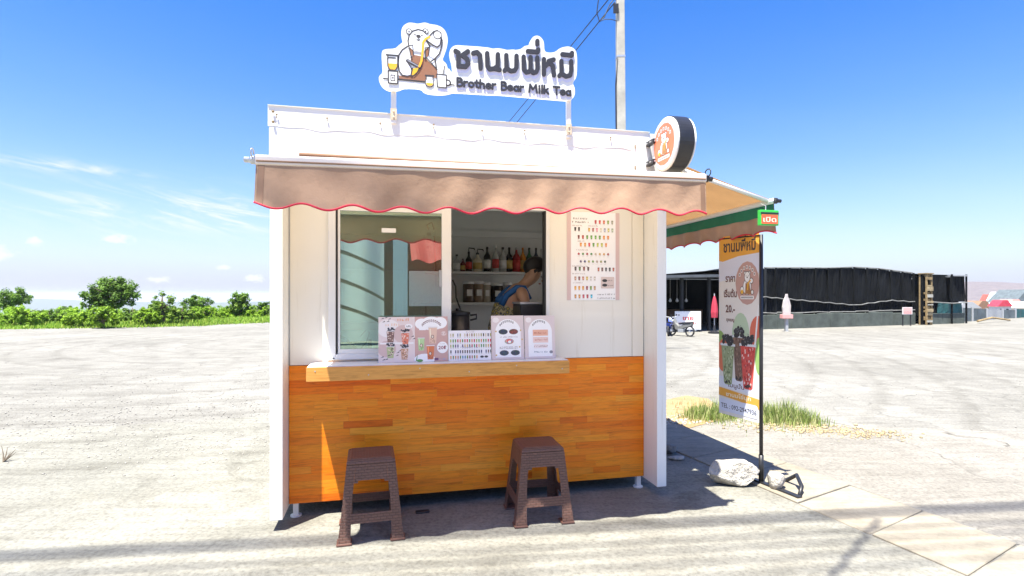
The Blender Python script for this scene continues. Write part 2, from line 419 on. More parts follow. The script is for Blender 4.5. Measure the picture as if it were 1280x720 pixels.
class MB:
    def __init__(s): s.v = []; s.f = []; s.uv = None
    def add(s, vs, fs):
        b = len(s.v); s.v += [tuple(x) for x in vs]; s.f += [tuple(i+b for i in f) for f in fs]; return s
    def box(s, x0, x1, y0, y1, z0, z1):
        return s.add([(x0,y0,z0),(x1,y0,z0),(x1,y1,z0),(x0,y1,z0),(x0,y0,z1),(x1,y0,z1),(x1,y1,z1),(x0,y1,z1)],
                     [(0,3,2,1),(4,5,6,7),(0,1,5,4),(1,2,6,5),(2,3,7,6),(3,0,4,7)])
    def hexa(s, bot, top):
        return s.add(list(bot)+list(top), [(0,3,2,1),(4,5,6,7),(0,1,5,4),(1,2,6,5),(2,3,7,6),(3,0,4,7)])
    def tube(s, pts, r, n=8, cap=True, squash=None):
        pts = [Vector(p) for p in pts]; rs = r if isinstance(r, (list, tuple)) else [r]*len(pts)
        t0 = (pts[1]-pts[0]).normalized()
        a = Vector((0, 0, 1)) if abs(t0.z) < .9 else Vector((1, 0, 0))
        x = t0.cross(a).normalized()
        vs = []
        for i, p in enumerate(pts):
            t = (pts[min(i+1, len(pts)-1)] - pts[max(i-1, 0)]).normalized()
            x = (x - t*x.dot(t)).normalized(); y = t.cross(x)
            for k in range(n):
                g = 2*math.pi*k/n
                vs.append(p + (x*math.cos(g) + y*math.sin(g))*rs[i])
        fs = [(i*n+k, i*n+(k+1)%n, (i+1)*n+(k+1)%n, (i+1)*n+k) for i in range(len(pts)-1) for k in range(n)]
        if cap: fs += [tuple(reversed(range(n))), tuple((len(pts)-1)*n+k for k in range(n))]
        return s.add(vs, fs)
    def lathe(s, prof, c=(0, 0, 0), n=16, axis='z'):
        vs = []
        for r, z in prof:
            for k in range(n):
                g = 2*math.pi*k/n
                p = (r*math.cos(g), r*math.sin(g), z)
                if axis == 'x': p = (z, r*math.cos(g), r*math.sin(g))
                if axis == 'y': p = (r*math.cos(g), z, r*math.sin(g))
                vs.append((c[0]+p[0], c[1]+p[1], c[2]+p[2]))
        m = len(prof)
        fs = [(i*n+k, i*n+(k+1)%n, (i+1)*n+(k+1)%n, (i+1)*n+k) for i in range(m-1) for k in range(n)]
        if prof[0][0] > 1e-6: fs.append(tuple(reversed(range(n))))
        if prof[-1][0] > 1e-6: fs.append(tuple((m-1)*n+k for k in range(n)))
        return s.add(vs, fs)
    def prism(s, poly, d0, d1, plane='xz'):
        """2-D outline extruded along the remaining axis"""
        def P(p, d):
            return {'xz': (p[0], d, p[1]), 'xy': (p[0], p[1], d), 'yz': (d, p[0], p[1])}[plane]
        n = len(poly)
        vs = [P(p, d0) for p in poly] + [P(p, d1) for p in poly]
        fs = [tuple(range(n)), tuple(reversed(range(n, 2*n)))] + [(i, i+n, (i+1)%n+n, (i+1)%n) for i in range(n)]
        return s.add(vs, fs)
    def grid(s, fn, nu, nv, thick=None):
        vs = [fn(i/nu, j/nv) for j in range(nv+1) for i in range(nu+1)]
        fs = [(j*(nu+1)+i, j*(nu+1)+i+1, (j+1)*(nu+1)+i+1, (j+1)*(nu+1)+i) for j in range(nv) for i in range(nu)]
        return s.add(vs, fs)
    def mesh(s, name, off=(0, 0, 0), bevel=0., merge=False, seg=2):
        me = bpy.data.meshes.new(name)
        me.from_pydata([(x-off[0], y-off[1], z-off[2]) for x, y, z in s.v], [], s.f)
        bm = bmesh.new(); bm.from_mesh(me)
        if merge: bmesh.ops.remove_doubles(bm, verts=bm.verts, dist=1e-5)
        bmesh.ops.recalc_face_normals(bm, faces=bm.faces)
        if bevel:
            es = [e for e in bm.edges if len(e.link_faces) == 2 and e.calc_face_angle(0) > .5]
            bmesh.ops.bevel(bm, geom=es, offset=bevel, segments=seg, affect='EDGES', profile=.6, clamp_overlap=True)
        bm.to_mesh(me); bm.free()
        return me
    def build(s, name, mat, parent=None, bevel=0., smooth=False, merge=False, seg=2):
        off = ORG.get(parent.name, (0, 0, 0)) if parent else (0, 0, 0)
        return link(name, s.mesh(name, off, bevel, merge, seg), mat, parent, smooth)

def box_uv(me):
    """metre-scaled box projection, for the woven relief"""
    uv = me.uv_layers.new(name='UVMap')
    for p in me.polygons:
        n = p.normal
        ax = max(range(3), key=lambda i: abs(n[i]))
        for li in p.loop_indices:
            c = me.vertices[me.loops[li].vertex_index].co
            uv.data[li].uv = (c.y, c.z) if ax == 0 else ((c.x, c.z) if ax == 1 else (c.x, c.y))

_txt = {}
def text2d(s, bold=0.):
    """flat text triangles at size 1, cached"""
    k = (s, bold)
    if k in _txt: return _txt[k]
    c = bpy.data.curves.new('lettering', 'FONT'); c.body = s; c.offset = bold; c.resolution_u = 2
    o = bpy.data.objects.new('lettering', c); COL.objects.link(o)
    bpy.context.view_layer.update()
    dg = bpy.context.evaluated_depsgraph_get()
    me = o.evaluated_get(dg).to_mesh()
    vs = [(v.co.x, v.co.y) for v in me.vertices]; fs = [tuple(p.vertices) for p in me.polygons]
    o.evaluated_get(dg).to_mesh_clear()
    bpy.data.objects.remove(o); bpy.data.curves.remove(c)
    x0 = min(v[0] for v in vs); x1 = max(v[0] for v in vs)
    _txt[k] = ([(x-x0, y) for x, y in vs], fs, x1-x0)
    return _txt[k]

# hand-lettered latin strokes, unit cap height: (width, strokes)
HAND = {'B': (.62, [[(.08,0),(.08,1),(.38,.98),(.50,.80),(.40,.58),(.08,.54)], [(.40,.56),(.56,.38),(.50,.10),(.34,.0),(.08,0)]]),
        'M': (.92, [[(.08,0),(.16,1),(.44,.38),(.72,1),(.82,0)]]), 'T': (.66, [[(.04,.97),(.62,.97)], [(.33,.97),(.33,0)]]),
        'r': (.42, [[(.08,0),(.08,.64)], [(.08,.40),(.20,.60),(.36,.64)]]), 'o': (.58, [[(.29+.22*math.cos(a*.6283),.31+.31*math.sin(a*.6283)) for a in range(11)]]),
        't': (.44, [[(.20,.92),(.20,.10),(.34,.02)], [(.04,.64),(.36,.64)]]), 'h': (.56, [[(.08,0),(.08,1)], [(.08,.42),(.24,.62),(.42,.52),(.44,0)]]),
        'e': (.56, [[(.08,.34),(.46,.36),(.42,.55),(.27,.63),(.12,.54),(.06,.32),(.14,.08),(.28,.0),(.46,.10)]]), 'a': (.58, [[(.46,.62),(.46,0)], [(.46,.50),(.27,.62),(.10,.50),(.07,.26),(.18,.02),(.34,.04),(.46,.22)]]),
        'i': (.26, [[(.12,0),(.12,.62)], [(.12,.88),(.12,.90)]]), 'l': (.26, [[(.12,0),(.12,1)]]), 'k': (.52, [[(.08,0),(.08,1)], [(.42,.64),(.10,.30)], [(.20,.40),(.46,0)]]), ' ': (.40, [])}
def hand_strokes(s, x0, y0, x1, h):
    tot = sum(HAND[c][0] for c in s); k = (x1-x0)/tot; x = x0; out = []
    for c in s:
        for st in HAND[c][1]: out.append([(x+a*k, y0+b*h) for a, b in st])
        x += HAND[c][0]*k
    return out
def bar_ring(a, b, w):
    d = Vector((b[0]-a[0], b[1]-a[1])); d.normalize(); nn = Vector((-d.y, d.x)); ring = []
    for q, s0 in ((a, math.pi/2), (b, -math.pi/2)):
        for t in range(7): an = s0 + math.pi*t/6; ring.append((q[0]+(d.x*math.cos(an)+nn.x*math.sin(an))*w, q[1]+(d.y*math.cos(an)+nn.y*math.sin(an))*w))
    return ring
class Print:
    """flat print: coloured shapes on a plane, later ones a hair in front"""
    def __init__(s, step=.0004): s.v = []; s.f = []; s.c = []; s.step = step; s.k = 0
    def _add(s, pts, faces, col, lv):
        s.k = (s.k+1) % 100
        b = len(s.v); z = lv*s.step + s.k*2e-6
        s.v += [(x, y, z) for x, y in pts]
        for f in faces: s.f.append(tuple(i+b for i in f)); s.c.append(col)
    def poly(s, pts, col, lv=1): s._add(pts, [tuple(range(len(pts)))], col, lv)
    def rect(s, x0, x1, y0, y1, col, lv=1): s.poly([(x0,y0),(x1,y0),(x1,y1),(x0,y1)], col, lv)
    def ell(s, cx, cy, rx, ry, col, lv=1, n=20, a0=0, a1=360):
        m = n
        s.poly([(cx+rx*math.cos(R(a0+(a1-a0)*i/m)), cy+ry*math.sin(R(a0+(a1-a0)*i/m))) for i in range(m + (0 if a1-a0 >= 360 else 1))], col, lv)
    def rrect(s, x0, x1, y0, y1, r, col, lv=1):
        pts = []
        for cx, cy, a in ((x1-r, y0+r, -90), (x1-r, y1-r, 0), (x0+r, y1-r, 90), (x0+r, y0+r, 180)):
            pts += [(cx+r*math.cos(R(a+i*22.5)), cy+r*math.sin(R(a+i*22.5))) for i in range(5)]
        s.poly(pts, col, lv)
    def stroke(s, pts, w, col, lv=1):
        for a, b in zip(pts, pts[1:]):
            dx, dy = b[0]-a[0], b[1]-a[1]; l = math.hypot(dx, dy) or 1e-9
            nx, ny = -dy/l*w/2, dx/l*w/2
            s.poly([(a[0]-nx, a[1]-ny), (b[0]-nx, b[1]-ny), (b[0]+nx, b[1]+ny), (a[0]+nx, a[1]+ny)], col, lv)
        for p in pts: s.ell(p[0], p[1], w/2, w/2, col, lv, 10)
    def clip(s, x0, x1, y0, y1):
        """cut every shape to the sheet's own edge"""
        nv, nf, nc = [], [], []
        for f, c in zip(s.f, s.c):
            p = [s.v[i] for i in f]
            for ax, lim, sg in ((0, x0, 1), (0, x1, -1), (1, y0, 1), (1, y1, -1)):
                q = []
                for a, b in zip(p, p[1:]+p[:1]):
                    da, db = (a[ax]-lim)*sg, (b[ax]-lim)*sg
                    if da >= 0: q.append(a)
                    if (da >= 0) != (db >= 0):
                        t = da/(da-db); q.append(tuple(a[k]+(b[k]-a[k])*t for k in range(3)))
                p = q
                if len(p) < 3: break
            if len(p) >= 3: nf.append(tuple(range(len(nv), len(nv)+len(p)))); nv += p; nc.append(c)
        s.v, s.f, s.c = nv, nf, nc
    def text(s, t, x, y, size, col, lv=2, bold=.0, align='l', width=None, sx=1., rot=0.):
        vs, fs, wd = text2d(t, bold)
        k = size; kx = size*sx
        if width: kx = width/wd
        o = {'l': 0, 'c': -wd*kx/2, 'r': -wd*kx}[align]
        ca, sa = math.cos(rot), math.sin(rot)
        pts = []
        for px, py in vs:
            a, b = px*kx+o, py*k
            pts.append((x+a*ca-b*sa, y+a*sa+b*ca))
        s._add(pts, fs, col, lv)
    def scribble(s, x0, x1, y, h, col, lv=2, seed=0, w=None):
        """unreadable small print: short marks"""
        r = random.Random(seed); x = x0
        w = w or h*.28
        while x < x1-h*.4:
            g = r.random()
            if g < .2: x += h*.5; continue
            s.rect(x, x+w, y, y+h*r.uniform(.6, 1), col, lv)
            if g > .5: s.rect(x+w, x+w*2.2, y+(h*.6 if g > .75 else 0), y+(h*.85 if g > .75 else h*.25), col, lv)
            x += w*2.9
    def build(s, name, parent, O, X, Y, mat=None):
        O, X, Y = Vector(O), Vector(X).normalized(), Vector(Y).normalized(); Nn = X.cross(Y)
        off = Vector(ORG.get(parent.name, (0, 0, 0)))
        me = bpy.data.meshes.new(name)
        me.from_pydata([O + X*x + Y*y + Nn*z - off for x, y, z in s.v], [], s.f)
        at = me.color_attributes.new('Col', 'FLOAT_COLOR', 'CORNER')
        buf = []
        for p, c in zip(me.polygons, s.c): buf += [*c, 1.]*p.loop_total
        at.data.foreach_set('color', buf)
        return link(name, me, mat or PRINT, parent)

def copy_tree(o):
    c = o.copy(); COL.objects.link(c)
    for ch in list(o.children):
        d = ch.copy(); COL.objects.link(d); d.parent = c
        for g in list(ch.children):
            e = g.copy(); COL.objects.link(e); e.parent = d
    return c

def np_mesh(name, V, F, mat, parent=None, attr=None, nper=3):
    """big triangle / quad soup from numpy arrays, optional per-face attribute rnd"""
    me = bpy.data.meshes.new(name)
    me.vertices.add(len(V)); me.vertices.foreach_set('co', V.astype(np.float32).ravel())
    nf = len(F)
    me.loops.add(nf*nper); me.loops.foreach_set('vertex_index', F.astype(np.int32).ravel())
    me.polygons.add(nf)
    me.polygons.foreach_set('loop_start', np.arange(0, nf*nper, nper, dtype=np.int32))
    me.polygons.foreach_set('loop_total', np.full(nf, nper, dtype=np.int32))
    me.update(calc_edges=True)
    if attr is not None:
        a = me.attributes.new('rnd', 'FLOAT', 'FACE'); a.data.foreach_set('value', attr.astype(np.float32))
    return link(name, me, mat, parent)

# ------------------------------------------------------------------ the ground
def ground_h(x, y):
    d = max(0., y-34-.12*max(0, x), -x-48)
    return -min(95., .055*d*min(1, d/30))
def make_ground():
    xs = sorted(set([-6000, -3500, -2000, -1200, -700, -400, -220, -130, -90, -70, -60, -55] + list(range(-52, 60, 4)) + [70, 90, 130, 220, 400, 700, 1200, 2000, 3500, 6000]))
    ys = sorted(set([-4000, -2000, -900, -400, -200, -100, -50, -25] + list(range(-12, 72, 4)) + [78, 90, 110, 140, 190, 260, 380, 560, 800, 1200, 1800, 2600, 4000, 7000]))
    m = MB()
    m.v = [(x, y, ground_h(x, y)) for y in ys for x in xs]
    n = len(xs)
    m.f = [(j*n+i, j*n+i+1, (j+1)*n+i+1, (j+1)*n+i) for j in range(len(ys)-1) for i in range(n-1)]
    tag(m.build('ground', G_LOT, smooth=True), kind='structure')
make_ground()
def jag(p0, p1, n, amp, seed):
    r = random.Random(seed)
    p0, p1 = Vector(p0), Vector(p1); d = (p1-p0); q = Vector((-d.y, d.x)).normalized()
    return [tuple(p0 + d*(i/n) + q*(r.uniform(-amp, amp) if 0 < i < n else 0)) for i in range(n+1)]
def sheet(name, pts, z, mat):
    m = MB(); m.add([(x, y, z) for x, y in pts], [tuple(range(len(pts)))])
    return tag(m.build(name, mat), kind='structure')
# slab strip: left edge and right edge as measured on the ground
SD = Vector((-.375, 1.0)).normalized(); SN = Vector((SD.y, -SD.x))
S0 = Vector((1.88, 3.70))
def SP(a, b):                                           # a along the strip (away), b across it
    p = S0 + SD*a + SN*b; return (p.x, p.y)
# concrete apron, everything left of the strip
back = jag(SP(3.6, -.012), (-9, 4.6), 26, .10, 3)
sheet('apron', [SP(-6, -.012)] + [SP(3.6, -.012)] + back[1:] + [(-9, -4), SP(-6, -3)], .004, G_APRON)
rb = [(2.02, 6.05), (2.2, 6.25), (2.7, 6.3), (3.4, 6.1), (3.9, 5.75), (5.2, 5.5), (8, 6.2), (30, 12), (60, 4), (30, -12), SP(-8, .655)]
sheet('road', [SP(-8, .655), SP(2.75, .655)] + rb[:-1], .004, G_ROADL)
def slabs():
    root = bpy.data.objects.new('pavement', None); COL.objects.link(root); tag(root, kind='structure'); ORG[root.name] = (0, 0, 0)
    r = random.Random(5)
    a = -3.2; sk = .19
    for i in range(15):
        L_ = .50 if i % 3 else .56
        g = .006
        def Q(t, b): p = S0 + SD*(a+t+sk*b) + SN*b; return p
        zt = .012 + r.uniform(-.003, .003)
        c = [Q(g, 0), Q(g, .64), Q(L_-g, .64), Q(L_-g, 0)]
        m = MB(); m.hexa([(p.x, p.y, -.04) for p in c], [(p.x, p.y, zt + r.uniform(-.0015, .0015)) for p in c])
        m.build('paving_slab', G_SLAB, root, bevel=.004, seg=1)
        a += L_
slabs()
sheet('joint_bed', [SP(-3.3, -.01), SP(-3.3, .652), SP(4.4, .652), SP(4.4, -.01)], .002, ROCKD)
sheet('dirt_patch', [tuple(W(px, 952/(py-368)))[:2] for px, py in ((834, 500), (858, 495), (885, 499), (902, 512), (900, 526), (872, 533), (848, 540), (832, 541), (820, 520))], .008, G_DIRT)

def pebbles(name, n, spots, rmin, rmax, mat, seed, flat=.6):
    """loose stones, each a squashed octahedron"""
    r = np.random.default_rng(seed)
    P = np.array([s[:2] for s in spots]); Sg = np.array([s[2] for s in spots]); wt = np.array([s[3] for s in spots], float)
    k = r.choice(len(spots), n, p=wt/wt.sum())
    xy = P[k] + r.normal(size=(n, 2))*Sg[k][:, None]*np.array([1.6, .7])
    rad = rmin + (rmax-rmin)*r.random(n)**3
    base = np.array([(1,0,0),(0,1,0),(-1,0,0),(0,-1,0),(0,0,1),(0,0,-1)], float)
    tri = np.array([(0,1,4),(1,2,4),(2,3,4),(3,0,4),(1,0,5),(2,1,5),(3,2,5),(0,3,5)])
    V = base[None]*(rad[:, None, None]*r.uniform(.6, 1.2, (n, 6, 3)))
    V[:, :, 2] *= flat
    a = r.random(n)*6.28; ca, sa = np.cos(a)[:, None], np.sin(a)[:, None]
    x = V[:, :, 0]*ca - V[:, :, 1]*sa; y = V[:, :, 0]*sa + V[:, :, 1]*ca
    V = np.stack([x+xy[:, :1], y+xy[:, 1:], V[:, :, 2]+rad[:, None]*.2+.004], 2)
    F = tri[None] + (np.arange(n)*6)[:, None, None]
    return tag(np_mesh(name, V.reshape(-1, 3), F.reshape(-1, 3), mat), kind='stuff')
o = pebbles('gravel', 6000, [(-3.4, 5.2, .7, 3), (-2.0, 5.0, .5, 2), (-4.6, 6.2, .9, 3), (-2.4, 6.4, .9, 2), (-6.5, 8, 2, 3), (-3, 9, 2, 2), (5, 9, 2.5, 2), (4, 5.2, 1, .6)], .004, .014, GRAVEL, 11)
tag(o, 'loose pale gravel scattered over the bare lot beside the booth', 'gravel')
o = pebbles('dry_litter', 950, [(2.85, 5.75, .16, 2), (3.25, 5.6, .15, 2), (3.55, 5.42, .13, 1.4), (1.75, 6.5, .2, .6)], .008, .026, DRY, 12, .8)
tag(o, 'low tan heap of dry crumbs and litter beside the grass tufts', 'litter')
o = pebbles('white_chippings', 260, [(1.62, 6.2, .16, 2), (1.8, 5.95, .14, 1.2)], .01, .035, ROCKW, 13, .7)
tag(o, 'white stone chips scattered on the orange dirt behind the booth', 'stone chips')

# ------------------------------------------------------------------ the booth
UW, D = 2.549, 2.1                       # width, depth
FIN = .07
VW = .2                                  # face of the recessed front wall
kiosk = kthing('kiosk', 'white panelled tea booth with an orange wood lower front and a sliding service window', 'booth', 0, 0, 0)
WX0, WX1, WZ0, WZ1 = .305, 1.765, .985, 2.02      # window opening
def kiosk_shell():
    b = .004
    MB().box(0, FIN, 0, D, .07, 2.28).build('side_wall', PANEL, kiosk, bevel=b)
    # right side wall; unseen doorway under the awning, added to let light inside
    m = MB(); x0, x1 = UW-FIN, UW; d0, d1, dh = .95, 1.72, 2.0
    vs = [(0, .075), (d0, .075), (d0, dh), (d1, dh), (d1, .075), (D, .075), (D, 2.28), (0, 2.28)]
    m.prism([(v, w) for v, w in vs], x0, x1, 'yz'); m.build('side_wall', PANEL, kiosk, bevel=b)
    m = MB(); m.box(x0-.01, x1+.012, d0, d0+.03, .14, dh-.002); m.box(x0-.01, x1+.012, d1-.03, d1, .14, dh-.002); m.box(x0-.01, x1+.012, d0+.03, d1-.03, dh-.03, dh-.002)
    m.build('added_door_frame', ALU_WHITE, kiosk)
    MB().box(FIN, UW-FIN, D-.06, D, .09, 2.28).build('back_wall', INNER, kiosk)
    MB().box(FIN, UW-FIN, VW+.02, D-.06, .09, .14).build('floor', FLOORM, kiosk)
    MB().box(-.002, UW+.002, .032, D+.01, 2.283, 2.36).build('roof', INNER, kiosk)
    MB().box(FIN, UW-FIN, .045, VW-.002, 2.20, 2.26).build('soffit', CREAM, kiosk)
    # upper parapet round the roof; the front one is the fascia
    m = MB(); m.box(0, .04, .034, D, 2.362, 2.5); m.box(UW-.04, UW, .034, D, 2.362, 2.5); m.box(.042, UW-.042, D-.04, D, 2.362, 2.5)
    m.build('parapet', WHITE, kiosk)
    f = MB().box(-.004, UW+.004, -.004, .03, 2.205, 2.5).build('fascia', PANEL, kiosk, bevel=.003)
    # folded tarpaulin along the top edge, its lower hem wavy
    def fn(s, t):
        u = -.01 + s*(UW-.12); z1 = 2.506
        z0 = 2.382 + .006*math.sin(s*37) + .004*math.sin(s*83+1)
        dip = .004*math.sin(s*60)*t
        return (u, -.0052 - .0012*abs(math.sin(s*29+.6))*t + dip*.1, z1 + (z0-z1)*t)
    tp = MB().grid(fn, 110, 6).build('tarpaulin_strip', TARP, f, smooth=True)
    MB().box(-.01, UW-.13, -.012, .034, 2.5065, 2.510).build('cap_strip', TARP, f)
    m = MB()
    for u in [.04+.3*i+.02*math.sin(i*5) for i in range(9)]:
        m.lathe([(.0055, 0), (.0055, -.004), (.003, -.006), (0, -.006)], (u, -.012, 2.45 + .01*math.sin(u*9)), 8, 'y')
        m.box(u-.0022, u+.0022, -.0135, -.0105, 2.432, 2.446)
    for w in (2.41, 2.47): m.lathe([(.008, 0), (.008, -.006), (0, -.009)], (.02, -.012, w), 8, 'y')
    m.build('screw', RUST, f)
    MB().box(2.30, 2.52, -.012, -.0045, 2.225, 2.445).build('bracket_plate', ALU_WHITE, f, bevel=.003)
    m = MB()
    for w in (2.26, 2.40): m.box(2.305, 2.312, -.0165, -.0125, w-.012, w+.012)
    m.build('plate_slot', RUST, f)
    # white upper wall round the window, in four panels butted together
    v0, v1 = VW, VW+.05
    MB().box(FIN+.001, WX0, v0, v1, .956, 2.2).build('front_wall', PANELC, kiosk)
    MB().box(WX1, 2.385, v0, v1, .956, 2.2).build('front_wall', PANELC, kiosk)
    MB().box(2.388, UW-FIN-.001, v0-.004, v1, .956, 2.2).build('front_wall', PANELC, kiosk)
    MB().box(WX0+.001, WX1-.001, v0, v1, WZ1, 2.2).build('front_wall', PANELC, kiosk)
    MB().box(WX0+.001, WX1-.001, v0+.004, v1, .956, WZ0).build('front_wall', PANELC, kiosk)
    # sealant beads in the corners
    for u in (FIN+.004, UW-FIN-.004): MB().tube([(u, VW-.0005, .957), (u, VW-.0005, 2.198)], .005, 6).build('sealant_bead', GREYP, kiosk, smooth=True)
    # legs with round feet, under the recessed wall
    for u, v in ((.11, .225), (UW-.105, .225), (.11, D-.12), (UW-.105, D-.12)):
        m = MB(); m.box(u-.016, u+.016, v-.016, v+.016, .012, .11)
        m.lathe([(.035, 0.004), (.035, .012), (.018, .016)], (u, v, 0), 14)
        m.build('leg', ALU_WHITE, kiosk)
    # the laminated wood front: backing board and strips
    bp = MB().box(FIN+.002, UW-FIN-.002, VW+.004, VW+.03, .088, .952).build('wood_panel', WOODF, kiosk)
    r = random.Random(21)
    rows = 19; h = (.952-.09)/rows
    for j in range(rows):
        u = FIN+.003; z0 = .09 + j*h
        first = r.uniform(.12, .5)
        while u < UW-FIN-.004:
            l = first if u < FIN+.01 else r.uniform(.16, .46)
            u1 = min(u+l, UW-FIN-.003)
            if UW-FIN-.003-u1 < .1: u1 = UW-FIN-.003
            p = r.uniform(0, .0007)
            MB().box(u+.0003, u1-.0003, VW-.004-p, VW+.003, z0+.0003, z0+h-.0003).build('wood_strip', WOOD, bp)
            u = u1
kiosk_shell()
def window():
    fr = MB()
    t = .045; v0, v1 = VW-.022, VW+.052
    x0, x1, z0, z1 = WX0+.002, WX1-.002, WZ0, WZ1
    fr.box(x0, x0+t, v0, v1, z0, z1); fr.box(x1-t*.55, x1, v0, v1, z0, z1)
    fr.box(x0+t, x1-t*.55, v0, v1, z1-t, z1); fr.box(x0+t, x1-t*.55, v0+.001, v1, z0, z0+t*.8)
    f = fr.build('window_frame', ALU_WHITE, kiosk, bevel=.003)
    # two sashes, both slid to the left half
    def sash(ua, ub, v, name):
        s = MB(); w = .042; a, b = z0+t*.8, z1-t
        s.box(ua, ua+w*.35, v, v+.022, a, b); s.box(ub-w*1.5, ub, v, v+.022, a, b)
        s.box(ua+w*.35, ub-w*1.5, v, v+.022, a, a+.03); s.box(ua+w*.35, ub-w*1.5, v, v+.022, b-.04, b)
        o = s.build(name, ALU_WHITE, kiosk, bevel=.002)
        MB().box(ua+w*.35+.001, ub-w*1.5-.001, v+.009, v+.013, a+.031, b-.041).build('glass_pane', GLASS, o)
        return o
    s1 = sash(x0+t+.012, 1.085, VW-.012, 'window_sash')
    m = MB(); m.box(x0+t+.002, x0+t+.010, v0+.004, v1-.01, z0+t, z1-t)
    m.box(x1-t*.55-.010, x1-t*.55-.002, v0+.004, v1-.01, z0+t, z1-t); m.build('gasket', RUBBER, f)
    m = MB(); m.box(1.005, 1.022, VW-.017, VW-.0125, 1.45, 1.56); m.build('sash_catch', GREYP, s1, bevel=.002)
    # small white label stuck on the pane
    u, w = kp(486, 288, VW-.004)
    MB().box(u-.045, u+.045, VW-.0052, VW-.0042, w-.014, w+.014).build('label_sticker', WHITEP, s1)
    MB().box(.335, .345, v0-.003, v0-.0005, .992, .998).build('drain_slot', RUBBER, f)
window()
def counter():
    cl, cr = kp(383, 465, -.02)[0], kp(711, 455, -.02)[0]
    c = MB().box(cl+.004, cr-.004, -.018, VW-.024, .952, .972).build('counter', COUNTW, kiosk, bevel=.003)
    MB().box(cl, cr, -.034, -.0185, .884, .968).build('front_board', WOODF, c, bevel=.002)
    MB().box(cl, cl+.016, -.018, VW-.006, .886, .951).build('end_board', WOODF, c)
    MB().box(cr-.016, cr, -.018, VW-.006, .886, .951).build('end_board', WOODF, c)
    MB().box(cl+.02, cr-.02, -.017, VW-.006, .91, .950).build('counter_core', WOODF, c)
    m = MB()
    for i in range(6):
        u = cl+.05+i*(cr-cl-.1)/5
        m.lathe([(.004, 0), (.004, -.002), (0, -.003)], (u, -.034, .945 - .03*(i % 2)), 8, 'y')
    m.build('screw', STEEL, c)
    return cl, cr
CL, CR = counter()
def inner_shelves():
    for w, a, b in ((1.60, 1.02, 2.46), (1.30, .92, 2.46)):
        s = MB().box(a, b, D-.30, D-.061, w, w+.022).build('wall_shelf', SHELFW, kiosk, bevel=.002)
        m = MB()
        for u in (a+.12, b-.12): m.box(u-.01, u+.01, D-.26, D-.062, w-.012, w-.001); m.box(u-.01, u+.01, D-.075, D-.062, w-.12, w-.013)
        m.build('shelf_bracket', STEEL, s)
    # work bench inside, just below the window
    MB().box(FIN+.002, UW-FIN-.002, VW+.055, VW+.50, .90, .93).build('work_bench', SHELFW, kiosk, bevel=.003)
    m = MB(); m.box(FIN+.002, UW-FIN-.002, D-.10, D-.0605, 1.98, 2.04); m.build('wall_trim', INNER, kiosk)
inner_shelves()

